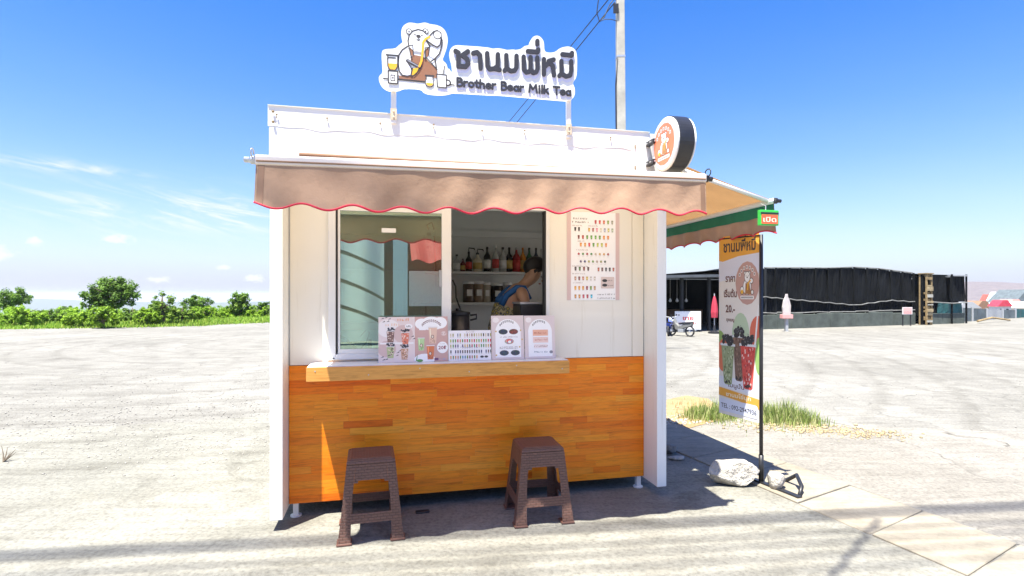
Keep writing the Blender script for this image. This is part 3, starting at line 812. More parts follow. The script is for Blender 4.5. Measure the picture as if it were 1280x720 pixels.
# ------------------------------------------------------------------ awnings
def scallop_edge(s, n): return .5-.5*math.cos(2*math.pi*s*n)
def front_awning():
    VB, WB = -.60, 2.022
    ul = kp(320, 207, VB)[0]; ur = kp(880, 229, VB)[0]
    wl = kp(320, 207, VB)[1]; wr = kp(880, 229, VB)[1]
    def wb(s): return wl + (wr-wl)*s
    a = kthing('front_awning', 'taupe canvas awning with red scalloped edge over the service window', 'awning', (ul+ur)/2, -.02, 2.2)
    def top(s, t):
        u = ul+.01 + s*(ur-ul-.02); v = -.006 + (VB+.011)*t
        w = 2.216 + (wb(s)+.022-2.216)*t - .012*math.sin(math.pi*t)
        return (u, v, w)
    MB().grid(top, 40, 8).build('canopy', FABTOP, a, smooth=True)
    m = MB().tube([(ul+.11, -.026, 2.222), (ur-.16, -.026, 2.222)], .013, 14); m.build('roller', BROWNC, a, smooth=True)  # roller kept thin and dark brown to stand for the shadow gap below the fascia
    m = MB()
    for u in (ul+.03, (ul+ur)/2, ur-.03): m.box(u-.012, u+.012, -.05, -.0045, 2.14, 2.203)
    m.build('wall_bracket', ALU_WHITE, a)
    bar = MB()
    prof = [(VB+.02, .0), (VB+.02, .042), (VB+.008, .052), (VB-.012, .052), (VB-.026, .040), (VB-.026, .006), (VB-.016, .0)]
    n = len(prof)
    bar.add([(ul, v, wl+z) for v, z in prof]+[(ur, v, wr+z) for v, z in prof], [tuple(range(n)), tuple(reversed(range(n, 2*n)))]+[(i, i+n, (i+1)%n+n, (i+1)%n) for i in range(n)])
    b = bar.build('front_bar', BARM, a, bevel=.002)
    MB().tube([(ul+.006, VB-.0275, wl+.018), (ur-.006, VB-.0275, wr+.018)], .0045, 6).build('bar_cord', BROWNC, b)
    for u, sgn in ((ul, -1), (ur, 1)):
        w = (wl if sgn < 0 else wr)+.026
        m = MB(); m.lathe([(.021, 0), (.021, sgn*.02), (.014, sgn*.028), (.014, sgn*.05), (.006, sgn*.055)], (u+sgn*.001, VB, w), 12, 'x'); m.build('end_cap', STEEL if sgn < 0 else BLACKP, b, smooth=False)
        m = MB(); pts = [(u+sgn*.012, VB-.02+.03*math.cos(g), w+.03+.022*math.sin(g)) for g in [i*.7 for i in range(9)]]
        m.tube(pts, .0035, 6); m.build('hook', STEEL if sgn < 0 else BLACKM, b, smooth=True)
    # valance: hangs from the bar, drapes and a red scalloped hem
    NS = 10.15
    def low(s): return wb(s) - .178 - .030*(.5-.5*math.cos(2*math.pi*(s*NS+.12))) - .008*math.sin(5*s+.4) + .006*s
    def fold(s, t):
        return VB - .024 - t*(.010*math.sin(2*math.pi*(s*NS+.12)) + .005*math.sin(33*s+2*t) + .014*math.sin(9*s+1.2)) - .012*t*t - .002*math.sin(70*s+5*t)*t
    def val(s, t):
        u = ul+.004+s*(ur-ul-.008); w0 = wb(s)-.002
        return (u, fold(s, t), w0 + (low(s)-w0)*t)
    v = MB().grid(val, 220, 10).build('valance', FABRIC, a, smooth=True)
    pts = [(ul+.004+s*(ur-ul-.008), fold(s, 1), low(s)) for s in [i/220 for i in range(221)]]
    MB().tube(pts, .0055, 6).build('piping', REDPIPE, v, smooth=True)
    for s0 in (.004, .985):
        m = MB().grid(lambda s, t: (ul+.004+(s0+s*.012)*(ur-ul-.008), fold(s0+s*.012, t)-.002, wb(s0)-.003+(low(s0+s*.012)-wb(s0)+.004)*t), 2, 8)
        m.build('seam', BROWNC, v, smooth=True)
    # folding arms, at both ends under the cloth
    for u0, u1, w1 in ((ul+.10, ul-.004, wl), (ur-.25, ur-.06, wr)):
        m = MB(); m.tube([(u0, -.01, 2.20 if u1 < .3 else 2.14), (u1, VB+.02, w1+.03)], .010, 8); m.build('folding_arm', ALU_WHITE, a, smooth=True)
front_awning()
def side_awning():
    UB, WB = 3.265, 2.045
    v0, v1 = -.165, 1.96
    a = kthing('side_awning', 'brown awning with green band on the right side of the booth', 'awning', UW+.01, 1.0, 2.27)
    UR, WR = UW+.055, 2.262
    def top(s, t):
        v = v0+.02+s*(v1-v0-.04); vv = v+.05*(1-t)*(1-s)
        return (UR + (UB-UR)*t, vv, WR+.02 + (WB+.012-WR-.02)*t - .018*math.sin(math.pi*t)*math.sin(math.pi*min(1, s*1.0+.02))**.4)
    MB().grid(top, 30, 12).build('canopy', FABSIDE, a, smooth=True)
    MB().tube([(UR, v0+.05, WR), (UR, v1, WR)], .028, 14).build('roller', ALU_WHITE, a, smooth=True)
    m = MB()
    for v in (.1, 1.0, 1.85): m.box(UW+.001, UR-.01, v-.015, v+.015, WR-.03, WR+.028)
    m.build('wall_bracket', ALU_WHITE, a)
    b = MB().tube([(UB, v0, WB), (UB, v1, WB)], .020, 12).build('front_bar', ALU_WHITE, a, smooth=True)
    MB().lathe([(.021, 0), (.021, .018), (.013, .024), (.013, .05), (0, .055)], (UB+.005, v0-.005, WB), 12, 'x').build('end_cap', BLACKP, b)
    for v, w0 in ((v0+.03, WR-.02), (1.8, WR-.03)):
        MB().tube([(UR+.02, v+.05, w0), (UB-.02, v, WB+.004)], .014, 10).build('folding_arm', ALU_WHITE, a, smooth=True)
    MB().tube([(2.36, -.03, 2.205), (2.56, -.045, 2.21), (2.62, -.06, 2.225)], .011, 8).build('roller_stub', ALU_WHITE, a, smooth=True)
    NS = 9
    def low(s): return WB-.195-.026*(.5-.5*math.cos(2*math.pi*(s*NS+.55)))
    def fold(s, t): return UB+.012 + t*(.020*math.sin(2*math.pi*s*NS*1.0) + .010*math.sin(40*s+2)) + .01*t*t
    val = lambda s, t: (fold(s, t), v0+.005+s*(v1-v0-.01), WB-.012+(low(s)-WB+.012)*t)
    v = MB().grid(val, 160, 8).build('valance', FABRIC, a, smooth=True)
    MB().tube([(fold(s, 1), v0+.005+s*(v1-v0-.01), low(s)) for s in [i/160 for i in range(161)]], .0055, 6).build('piping', REDPIPE, v, smooth=True)
    g = MB().grid(lambda s, t: (fold(s, .28*t)-.004, v0+.006+s*(v1-v0-.012), WB-.018-.078*t), 80, 2)
    g.build('green_band', GREENB, v, smooth=True)
    return UB, WB, v0
SUB, SWB, SV0 = side_awning()
def open_sign():
    v = SV0-.06
    (u0, w1), (u1, w0) = kp(950.5, 262, v), kp(973.5, 282, v)
    s = kthing('open_sign', 'little red and green light box hanging from the corner of the brown side awning', 'sign', (u0+u1)/2, v, w0)
    f = MB().box(u0, u1, v, v+.03, w0, w1).build('frame', pm('green_plastic', (.05, .55, .08), .35, .1, 10), s, bevel=.003)
    MB().box(u0+.002, u1-.002, v-.0025, v-.0003, w1-.028, w1-.016).build('top_bar', BLACKP, f)
    P = Print()
    wd, ht = u1-u0-.016, w1-w0-.042
    P.rrect(0, wd, 0, ht, .004, H('#ff5a2a'), 1)
    P.text('เปิด', wd/2, ht*.22, ht*.72, H('#ffe9c8'), 2, .02, 'c', wd*.8)
    P.build('panel', s, (u0+.008, v-.0012, w0+.010), (1, 0, 0), (0, 0, 1))
    MB().tube([((u0+u1)/2-.02, v+.015, w1), ((u0+u1)/2-.015, v+.02, w1+.03), ((u0+u1)/2, SV0+.03, SWB-.019)], .003, 6).build('hanger', STEEL, s)
open_sign()

# ------------------------------------------------------------------ sign on the roof
INKD = pm('dark_letter_paint', (.03, .029, .036), .5, .1, 10)
def roof_sign():
    V0 = -.045                                            # front face of the board
    A = lambda x, y: kp(560+x/7.53, 45+y/7.53, V0)         # text zone
    B = lambda x, y: kp(470+x/6.545, 20+y/6.545, V0)       # bear zone
    out = [B(*p) for p in ((20,510),(40,565),(90,605),(150,612),(200,602),(225,585),(370,590),(392,622),(450,638),(555,642),(610,630))]
    out += [A(*p) for p in ((50,528),(240,540),(400,550),(480,550),(760,575),(1080,603),(1140,606),(1175,590),(1195,550),(1195,490),(1172,440),(1205,400),(1215,340),(1216,180),
            (1198,125),(1150,98),(1100,100),(1050,115),(1010,150),(965,158),(907,150),(905,70),(893,30),(860,0),(830,-6),(798,8),(774,45),(765,88),(720,92),(690,122),(640,132),(612,126),(560,132),
            (530,125),(500,118),(460,114),(420,120),(385,108),(340,105),(290,98),(230,96),(190,92),(150,90),(80,84),(40,100),(15,135),(14,190),(28,235),(40,300),(43,345),(25,330),(5,300))]
    out += [B(*p) for p in ((590,440),(575,385),(540,362),(565,300),(584,240),(588,190),(578,140),(548,95),(495,72),(445,68),(400,50),(345,65),(300,55),(265,53),(222,78),(205,120),(210,175),(222,212),(185,240),(158,268),(62,270),(44,300),(50,400),(55,465),(30,485))]
    # round the corners a little
    for _ in range(2):
        q = []
        for i in range(len(out)):
            a, b = out[i], out[(i+1) % len(out)]
            q += [(.75*a[0]+.25*b[0], .75*a[1]+.25*b[1]), (.25*a[0]+.75*b[0], .25*a[1]+.75*b[1])]
        out = q
    u0 = kp(492, 140, -.02)[0]; u1 = kp(711, 150, -.02)[0]
    s = kthing('roof_sign', 'white cut-out shop sign with bear and tea lettering raised on two posts above the booth', 'sign', (u0+u1)/2, -.02, 2.46)
    bd = MB().prism(out, V0, V0+.022).build('board', WHITE, s)
    for u, pt, pb in ((u0, 108, 150), (u1, 121, 168)):
        x = 492 if u == u0 else 711
        wt = kp(x, pt-14, -.02)[1]; wb = kp(x, pb+4, -.02)[1]
        p = MB().box(u-.016, u+.016, V0+.0235, -.0005-.002, wb, wt).build('post', ALU_WHITE, s, bevel=.002)
        m = MB().box(u-.019, u+.019, V0+.020, V0+.0232, wb+.02, wb+.09)
        for dz in (.035, .07): m.lathe([(.006, 0), (.006, -.004), (0, -.006)], (u, V0+.020, wb+dz), 8, 'y')
        m.build('clamp', pm('clamp_metal', (.6, .5, .36), .5, .2, 30) if 'clamp_metal' not in MATS else MATS['clamp_metal'], p)
    # printed art: drop shadows of the lettering and the bear
    O = (0, V0-.0003, 0)
    P = Print(.0005)
    LAV = H('#dcdcf4'); BR = H('#94603c'); INK = H('#1e1719'); YE = H('#fbb400'); WH = H('#f7f6f3'); LV2 = H('#e3e4f3')
    q = lambda pts, f: [f(*p) for p in pts]
    k = 1/680*3.45/6.545*1.0                                # metres per picture step in the bear zone
    def C(x, y, r, col, lv, ry=None): c = B(x, y); P.ell(c[0], c[1], r*k, (ry or r)*k, col, lv)
    def S(pts, w, col, lv): P.stroke(q(pts, B), w*k*1.12, col, lv)
    def F(pts, col, lv): P.poly(q(pts, B), col, lv)
    # lavender shading
    F([(268,300),(262,410),(290,470),(210,470),(190,390),(215,300)], LV2, 1)
    F([(415,270),(535,200),(535,250),(500,340),(455,365)], LV2, 1)
    F([(285,200),(300,180),(410,180),(430,230),(380,290),(300,280)], LV2, 1)
    F([(205,540),(400,560),(400,590),(205,570)], LAV, 1); F([(500,595),(610,590),(620,612),(500,620)], LAV, 1)
    # apron
    F([(268,245),(298,240),(306,318),(285,325)], BR, 2); F([(402,262),(438,258),(432,322),(404,350)], BR, 2)
    F([(283,330),(310,318),(370,330),(405,345),(440,380),(470,410),(500,440),(505,505),(410,510),(395,538),(190,520),(188,488),(250,495),(300,492),(345,440),(285,380)], BR, 2)
    # left arm over the apron
    F([(258,250),(215,278),(188,320),(182,385),(190,450),(215,485),(255,493),(290,486),(298,460),(285,420),(262,380),(270,320)], WH, 3)
    F([(262,385),(285,420),(298,460),(290,486),(255,493),(215,485),(240,470),(262,440)], LV2, 4)
    S([(258,250),(215,278),(188,320),(182,385),(190,450),(215,485),(255,493),(290,486),(298,460),(285,420),(262,385)], 9, INK, 5)
    # ears, head
    for x in (270, 405): C(x, 128, 24, INK, 4); C(x, 128, 17, WH, 5); C(x, 128, 10, LV2, 6); C(x, 128, 6, INK, 7)
    F([(268,250),(262,205),(272,160),(300,126),(345,113),(385,124),(415,150),(430,190),(432,250),(380,300),(310,290)], WH, 6)
    S([(268,250),(262,205),(272,160),(300,126),(345,113),(385,124),(412,150)], 9, INK, 7)
    F([(290,210),(320,240),(380,240),(370,290),(320,290),(296,262)], LV2, 7)
    C(318, 154, 6, INK, 8); C(375, 160, 6, INK, 8); C(347, 168, 18, INK, 8, 13)
    S([(347,180),(347,192)], 5, INK, 8); S([(333,192),(347,202),(360,194)], 6, INK, 8)
    S([(300,240),(306,318)], 6, INK, 7); S([(268,245),(284,325)], 6, INK, 7); S([(268,245),(300,240)], 6, INK, 7)
    S([(402,262),(404,345)], 6, INK, 7); S([(438,258),(430,322)], 6, INK, 7); S([(402,262),(438,258)], 6, INK, 7)
    C(290, 340, 9, INK, 7); C(403, 350, 9, INK, 7)
    # right arm with pitcher
    F([(430,265),(470,250),(528,225),(542,190),(538,240),(518,310),(480,352),(440,330)], WH, 4)
    S([(524,170),(541,200),(538,245),(518,310),(482,350),(452,372)], 9, INK, 5); S([(482,350),(494,430)], 9, INK, 5); S([(410,340),(470,405),(500,440)], 7, INK, 5)
    F([(408,198),(470,132),(530,180),(526,235),(500,258),(455,235)], WH, 8)
    F([(450,230),(525,200),(526,235),(500,258)], LV2, 9)
    S([(408,198),(470,132),(500,122),(530,142),(532,190),(524,238),(500,258),(465,240),(408,198)], 9, INK, 10)
    C(502, 158, 34, INK, 9); C(502, 158, 27, WH, 10)
    S([(408,198),(440,250)], 9, INK, 9)
    # jug and the stream of tea
    S([(258,368),(300,392),(352,420)], 24, INK, 5); S([(262,366),(345,412)], 8, H('#8d8f9c'), 6)
    F([(300,430),(348,425),(332,465),(292,492)], YE, 6); S([(298,428),(285,492),(310,490),(345,455),(372,410)], 9, INK, 7)
    S([(437,174),(405,190),(385,220),(380,300),(372,370),(354,415)], 15, YE, 11)
    # counter line, grinder, jar and mug
    S([(62,512),(98,515)], 9, INK, 3); S([(176,518),(400,540)], 12, INK, 3); S([(606,562),(640,566)], 8, INK, 3)
    F([(92,322),(182,330),(178,410),(158,445),(112,442),(96,412)], WH, 6); F([(97,388),(178,392),(174,416),(155,446),(114,440),(97,412)], YE, 7)
    S([(86,320),(184,328)], 12, INK, 8); S([(96,325),(97,412),(113,442),(158,446),(176,416),(178,330)], 8, INK, 8); S([(104,342),(158,346)], 9, INK, 8)
    F([(100,450),(178,456),(176,556),(102,550)], WH, 8); S([(100,450),(178,456),(176,556),(102,550),(100,450)], 9, INK, 9)
    S([(122,484),(154,487),(153,532),(122,530),(122,484)], 6, INK, 9); C(138, 508, 7, INK, 9); C(145, 577, 5, LAV, 3)
    C(438, 548, 36, INK, 6); C(438, 548, 29, WH, 7); P.ell(*B(438, 550), 27*k, 24*k, YE, 8, 14, 180, 360); P.rect(*[z for z in (B(410,505)[0], B(466,505)[0])], B(410,535)[1], B(410,485)[1], WH, 7)
    S([(406,490),(470,494)], 13, INK, 9); S([(410,494),(412,520)], 6, INK, 9); S([(466,496),(464,522)], 6, INK, 9)
    C(588, 548, 26, INK, 6); C(586, 548, 15, WH, 7); F([(497,478),(575,486),(575,590),(500,582)], WH, 8); S([(497,478),(575,486),(574,590),(502,582),(497,478)], 8, INK, 9); S([(548,478),(562,412)], 6, INK, 7)
    # Thai letters, raised; their printed shadows
    glyphs = [[[(70,146),(97,162),(97,288),(165,292),(190,262),(180,222),(135,186)], [(135,186),(186,150)]],
              [[(237,166),(272,157),(300,185),(305,308)]],
              [[(367,168),(370,285),(392,316),(436,310),(466,285),(468,178)], [(436,310),(484,322)]],
              [[(547,186),(549,308)], [(532,328),(549,308),(592,334),(626,328),(642,300),(643,192)]],
              [[(710,200),(712,318),(735,345),(760,340),(775,316),(775,205)], [(775,316),(800,350),(828,342),(840,314),(838,208)]],
              [[(750,147),(842,155),(846,132)]],
              [[(839,52),(839,80)]],
              [[(900,222),(900,364)], [(902,300),(950,252),(985,285),(995,372)], [(945,240),(992,226)]],
              [[(1064,240),(1067,358)], [(1046,377),(1067,358),(1110,384),(1148,372),(1157,330),(1157,243)]],
              [[(1074,176),(1162,186),(1164,164)]]]
    kA = 3.5/680/7.53
    for i, g in enumerate(glyphs):
        for st in g: P.stroke([A(x+3, y+36) for x, y in st], 40*kA, LAV, 1)
    for x in ((70,1160),):
        a = A(78, 472); b = A(1162, 550)
        for st in hand_strokes('Brother Bear Milk Tea', a[0], a[1]-.018, b[0], .050): P.stroke(st, .0125, LAV, 1)
    P.build('print', s, O, (1, 0, 0), (0, 0, 1))
    for g in glyphs:
        L_ = Print(1e-6)
        for st in g: L_.stroke([A(x, y) for x, y in st], 40*kA, H('#45434a'), 0)
        m = MB(); z = .010
        for st in g:                                       # each stroke is a solid bar with round ends
            pts = [A(x, y) for x, y in st]
            for j, (a, b) in enumerate(zip(pts, pts[1:])):
                d = Vector((b[0]-a[0], b[1]-a[1])); ln = d.length; d.normalize(); nn = Vector((-d.y, d.x)); w = 20.5*kA
                ring = []
                for t in range(9): an = math.pi/2 + math.pi*t/8; ring.append((a[0]+d.x*math.cos(an)*w+nn.x*math.sin(an)*w, a[1]+d.y*math.cos(an)*w+nn.y*math.sin(an)*w))
                for t in range(9): an = -math.pi/2 + math.pi*t/8; ring.append((b[0]+d.x*math.cos(an)*w+nn.x*math.sin(an)*w, b[1]+d.y*math.cos(an)*w+nn.y*math.sin(an)*w))
                z += .00006
                m.prism(ring, V0-z, V0-.0012)
        m.build('letter', INKD, s)
    # small latin lettering, raised too
    a = A(78, 472); b = A(1162, 550)
    m = MB(); z = .007
    for st in hand_strokes('Brother Bear Milk Tea', a[0], a[1], b[0], .050):
        for p, q_ in zip(st, st[1:]):
            z += .00001; m.prism(bar_ring(p, q_, .0058), V0-z, V0-.0012)
    tag(m.build('lettering', INKD, s), kind='stuff')
roof_sign()

def bear_badge(P, cx, cy, r, lv=3, bg='#ee7a4e', sx=1.):
    """round shop emblem: bear in apron, arc of lettering above and a band below"""
    WH, BR, INK, YE = H('#f6f2ec'), H('#a8733c'), H('#3a2c28'), H('#f0b428')
    e = lambda x, y, rx, ry, c, l: P.ell(cx+x*r*sx, cy+y*r, rx*r*sx, ry*r, c, lv+l, 16)
    e(0, 0, 1, 1, H(bg), 0)
    e(-.17, .46, .10, .10, INK, 1); e(.2, .46, .10, .10, INK, 1); e(-.17, .46, .07, .07, WH, 2); e(.2, .46, .07, .07, WH, 2)
    e(0, -.18, .36, .38, INK, 1); e(0, -.18, .33, .35, WH, 2); e(.02, .28, .25, .27, INK, 2); e(.02, .28, .22, .24, WH, 3)
    e(.02, .26, .05, .035, INK, 4); e(-.08, .33, .02, .025, INK, 4); e(.12, .33, .02, .025, INK, 4)
    P.poly([(cx+x*r*sx, cy+y*r) for x, y in ((-.12, .0), (.2, .0), (.34, -.5), (-.16, -.5))], BR, lv+4)
    e(.36, .1, .16, .14, INK, 3); e(.36, .1, .13, .11, WH, 4); e(-.42, -.34, .17, .2, INK, 3); e(-.42, -.34, .14, .17, WH, 4); e(-.42, -.40, .12, .1, YE, 5)
    e(.44, -.42, .12, .12, INK, 4); e(.44, -.42, .09, .09, WH, 5)
    P.stroke([(cx+.3*r*sx, cy+.12*r), (cx+.1*r*sx, cy), (cx+.06*r*sx, cy-.3*r)], .06*r, YE, lv+6)
    for i in range(7):
        g = R(148-i*19); x, y = .74*math.cos(g), .74*math.sin(g)
        P.rrect(cx+(x-.07)*r*sx, cx+(x+.07)*r*sx, cy+(y-.08)*r, cy+(y+.08)*r, .02*r, WH, lv+2)
        P.rect(cx+(x-.03)*r*sx, cx+(x+.03)*r*sx, cy+(y-.05)*r, cy+(y+.05)*r, INK, lv+3)
    P.rrect(cx-.56*r*sx, cx+.56*r*sx, cy-.74*r, cy-.58*r, .03*r, WH, lv+2)
    for i in range(11): P.rect(cx+(-.48+i*.09)*r*sx, cx+(-.43+i*.09)*r*sx, cy-.70*r, cy-.62*r, INK, lv+3)
def disc_sign():
    c = (2.42, -.225, 2.368); r = .176
    s = kthing('round_sign', 'round double-sided light box with an orange bear emblem at the top right corner', 'sign', 2.5, -.03, 2.3)
    prof = [(r-.012, .004), (r, .004), (r, .102), (r-.012, .102)]
    m = MB().lathe([(0, .01)] + prof + [(0, .096)], c, 48, 'x')
    rim = m.build('rim', BLACKP, s, smooth=False)
    rim.data.shade_smooth() if False else None
    for x0, x1 in ((-.012, .0035), (.1025, .118)):
        MB().lathe([(0, x0), (r-.016, x0), (r-.006, (x0+x1)/2), (r-.006, x1), (0, x1)], c, 48, 'x').build('face', WHITEP, s)
    P = Print(.0003); bear_badge(P, 0, 0, r*.76)
    P.build('emblem', s, (c[0]-.0125, c[1], c[2]), (0, -1, 0), (0, 0, 1))
    for w in (2.42, 2.285):
        m = MB().box(2.388, 2.416, -.115, -.0125, w-.016, w+.016); m.box(2.4165, 2.46, -.115, -.075, w-.016, w+.016)
        b = m.build('bracket', BLACKM, s, bevel=.003)
        m = MB()
        for v in (-.03, -.08): m.lathe([(.007, 0), (.007, -.004), (0, -.005)], (2.388, v, w), 8, 'x')
        m.lathe([(.007, 0), (.007, -.004), (0, -.005)], (2.402, -.115, w), 8, 'y')
        m.build('bolt', STEEL, b)
disc_sign()
# ------------------------------------------------------------------ printed menus
BG = H('#e3cfc9'); WHT = H('#fbfaf8'); INK = H('#4a3632'); PK = H('#d8b3ac'); OR = H('#e8a98a')
def cup(P, x, y, w, h, col, lv=2, lid=None, seed=0, dark='#3a2a28'):
    """a printed plastic cup: tapered body, lid and pearls"""
    P.poly([(x-w*.38, y), (x+w*.38, y), (x+w*.5, y+h*.82), (x-w*.5, y+h*.82)], col, lv)
    P.rect(x-w*.54, x+w*.54, y+h*.80, y+h*.86, H('#e9e4e0') if lid is None else lid, lv+1)
    r = random.Random(seed)
    for i in range(7): P.ell(x+r.uniform(-.3, .3)*w, y+h*r.uniform(.06, .22), w*.08, w*.08, H(dark), lv+1, 8)
    P.poly([(x-w*.30, y+h*.3), (x-w*.2, y+h*.3), (x-w*.24, y+h*.75), (x-w*.38, y+h*.75)], tuple(min(1, c*1.5+.05) for c in col), lv+1)
def wall_poster():
    (u0, w1), (u1, w0) = kp(708.5, 262, VW), kp(774, 375, VW)
    w1 = 1.98
    s = kthing('menu_poster', 'tall drinks menu poster with mauve side stripes on the white wall right of the window', 'poster', (u0+u1)/2, VW-.004, w0)
    MB().box(u0, u1, VW-.003, VW-.0006, w0, w1).build('sheet', WHITEP, s)
    wd, ht = u1-u0, w1-w0
    P = Print(.0003)
    P.rect(0, wd, 0, ht, WHT, 1); P.rect(0, wd*.075, 0, ht, H('#d9bdb8'), 2); P.rect(wd*.925, wd, 0, ht, H('#d9bdb8'), 2)
    px = 65.5; hz = lambda y: ht - (y-w1y)*kz
    kz = (w1-w0)/(375-262*1.0); 
    # rows measured on the photograph, in steps of the poster's own height
    vis = 375-268; zt = lambda f: (1-f)*(vis/113)*ht
    P.scribble(wd*.1, wd*.40, zt(.035), ht*.022, INK, 3, 1); P.scribble(wd*.1, wd*.42, zt(.075), ht*.02, INK, 3, 2)
    rows = [(.065, .5, .9, '#a3282a #c2302a #c2562a #7f9a3a #8b8a78'), (.155, .12, .26, '#221c1a #221c1a'), (.16, .38, .9, '#c79a35 #9a5b52 #d98a9a #d8cdb0 #9aa0b0 #b8b46a #9aa88c'),
            (.25, .18, .82, '#6e2a20 #a83020 #4f8a2a #5a962e #5f9a3a #578f2e #e0862a #d97c28'), (.34, .22, .78, '#e08a2a #d8922e #c81e30 #4f8a2a #a8b034 #a6ae34 #e07c2e'),
            (.455, .18, .82, '#b82a34 #3f8a3a #b02a34 #3f8a3f #c8b8a0 #cfae62 #d8a85a #b03a3a'), (.545, .22, .76, '#5c4a70 #4e4a70 #b0a860 #6a9a4a #b8a898 #9a9a50 #3c5a4a'),
            (.63, .12, .44, '#3a221e #4a6a22 #7a2a20 #4a2622'), (.635, .56, .92, '#a85a42 #6a4a42 #4a4a4a #3a3a3a #a05a4a'), (.745, .12, .56, '#b08a72 #7a4a42 #c0846a #c8a848 #c9c0b8 #c6bab0'),
            (.86, .12, .56, '#e09a30 #e0962e #e0922c #8a2a34 #6a8a2a #b8885a'), (.96, .12, .5, '#b8823a #c08a42 #b0404a #a83a40 #3aa6c0')]
    for j, (f, a, b, cols) in enumerate(rows):
        cs = cols.split(); n = len(cs)
        for i, c in enumerate(cs):
            x = wd*(a+(b-a)*(i+.5)/n); w = ht*.026; h = ht*.052; y = zt(f)-h*.3
            if j in (5, 6): P.ell(x, y+h*.45, w*.5, w*.55, H(c), 3, 10); P.rect(x-w*.1, x+w*.5, y+h*.12, y+h*.3, H('#cfc4be'), 3)
            else:
                P.poly([(x-w*.36, y), (x+w*.36, y), (x+w*.48, y+h*.8), (x-w*.48, y+h*.8)], H(c), 3)
                P.rect(x-w*.2, x+w*.25, y+h*.2, y+h*.5, tuple(min(1, q*1.9+.06) for q in H(c)), 4)
            P.scribble(x-w*.5, x+w*.5, y-h*.16, h*.09, H('#8f7f7a'), 3, i+j*9)
    for f, a, b in ((.115, .1, .3), (.115, .4, .6), (.30, .2, .34), (.405, .18, .4), (.60, .1, .4), (.69, .1, .35), (.80, .1, .3)):
        P.scribble(wd*a, wd*b, zt(f), ht*.014, H('#a08c84'), 3, int(f*99))
    P.rrect(wd*.64, wd*.90, zt(.86), zt(.72), .006, H('#dccac2'), 3); P.ell(wd*.715, zt(.765), wd*.05, ht*.017, H('#2a2a2a'), 4); P.ell(wd*.715, zt(.82), wd*.05, ht*.017, H('#2a2a2a'), 4)
    P.scribble(wd*.78, wd*.88, zt(.77), ht*.012, INK, 4, 5); P.scribble(wd*.78, wd*.88, zt(.83), ht*.012, INK, 4, 6)
    P.scribble(wd*.58, wd*.92, zt(.94), ht*.018, INK, 3, 7); P.scribble(wd*.58, wd*.92, zt(.985), ht*.018, INK, 3, 8)
    P.build('print', s, (u0, VW-.0032, w0), (1, 0, 0), (0, 0, 1))
wall_poster()

def board(label, px0, px1, pt, pb, art, lean=.03, v=.055):
    u0, u1 = kp(px0, pb, v)[0], kp(px1, pb, v)[0]; wt = kp((px0+px1)/2, pt, v+lean)[1]
    w0 = .9735
    s = kthing('menu_board', label, 'menu board', (u0+u1)/2, v, w0)
    Y = Vector((0, lean, wt-w0)); ht = Y.length; wd = u1-u0
    Y.normalize()
    m = MB(); tk = .005; nb = (0, tk)
    m.hexa([(u0, v, w0), (u1, v, w0), (u1, v+tk, w0), (u0, v+tk, w0)], [(u0, v+lean, wt), (u1, v+lean, wt), (u1, v+lean+tk, wt), (u0, v+lean+tk, wt)])
    m.build('panel', WHITEP, s)
    m = MB(); m.box(u0+wd*.3, u0+wd*.7, v+tk+.002, v+.07, w0, w0+.004); m.box(u0+wd*.45, u0+wd*.55, v+tk+.03, v+.068, w0+.004, w0+.05)
    m.build('easel_foot', WHITEP, s)
    P = Print(.0003); art(P, wd, ht); P.clip(0, wd, 0, ht)
    P.build('print', s, (u0, v-.0004, w0), (1, 0, 0), Y)
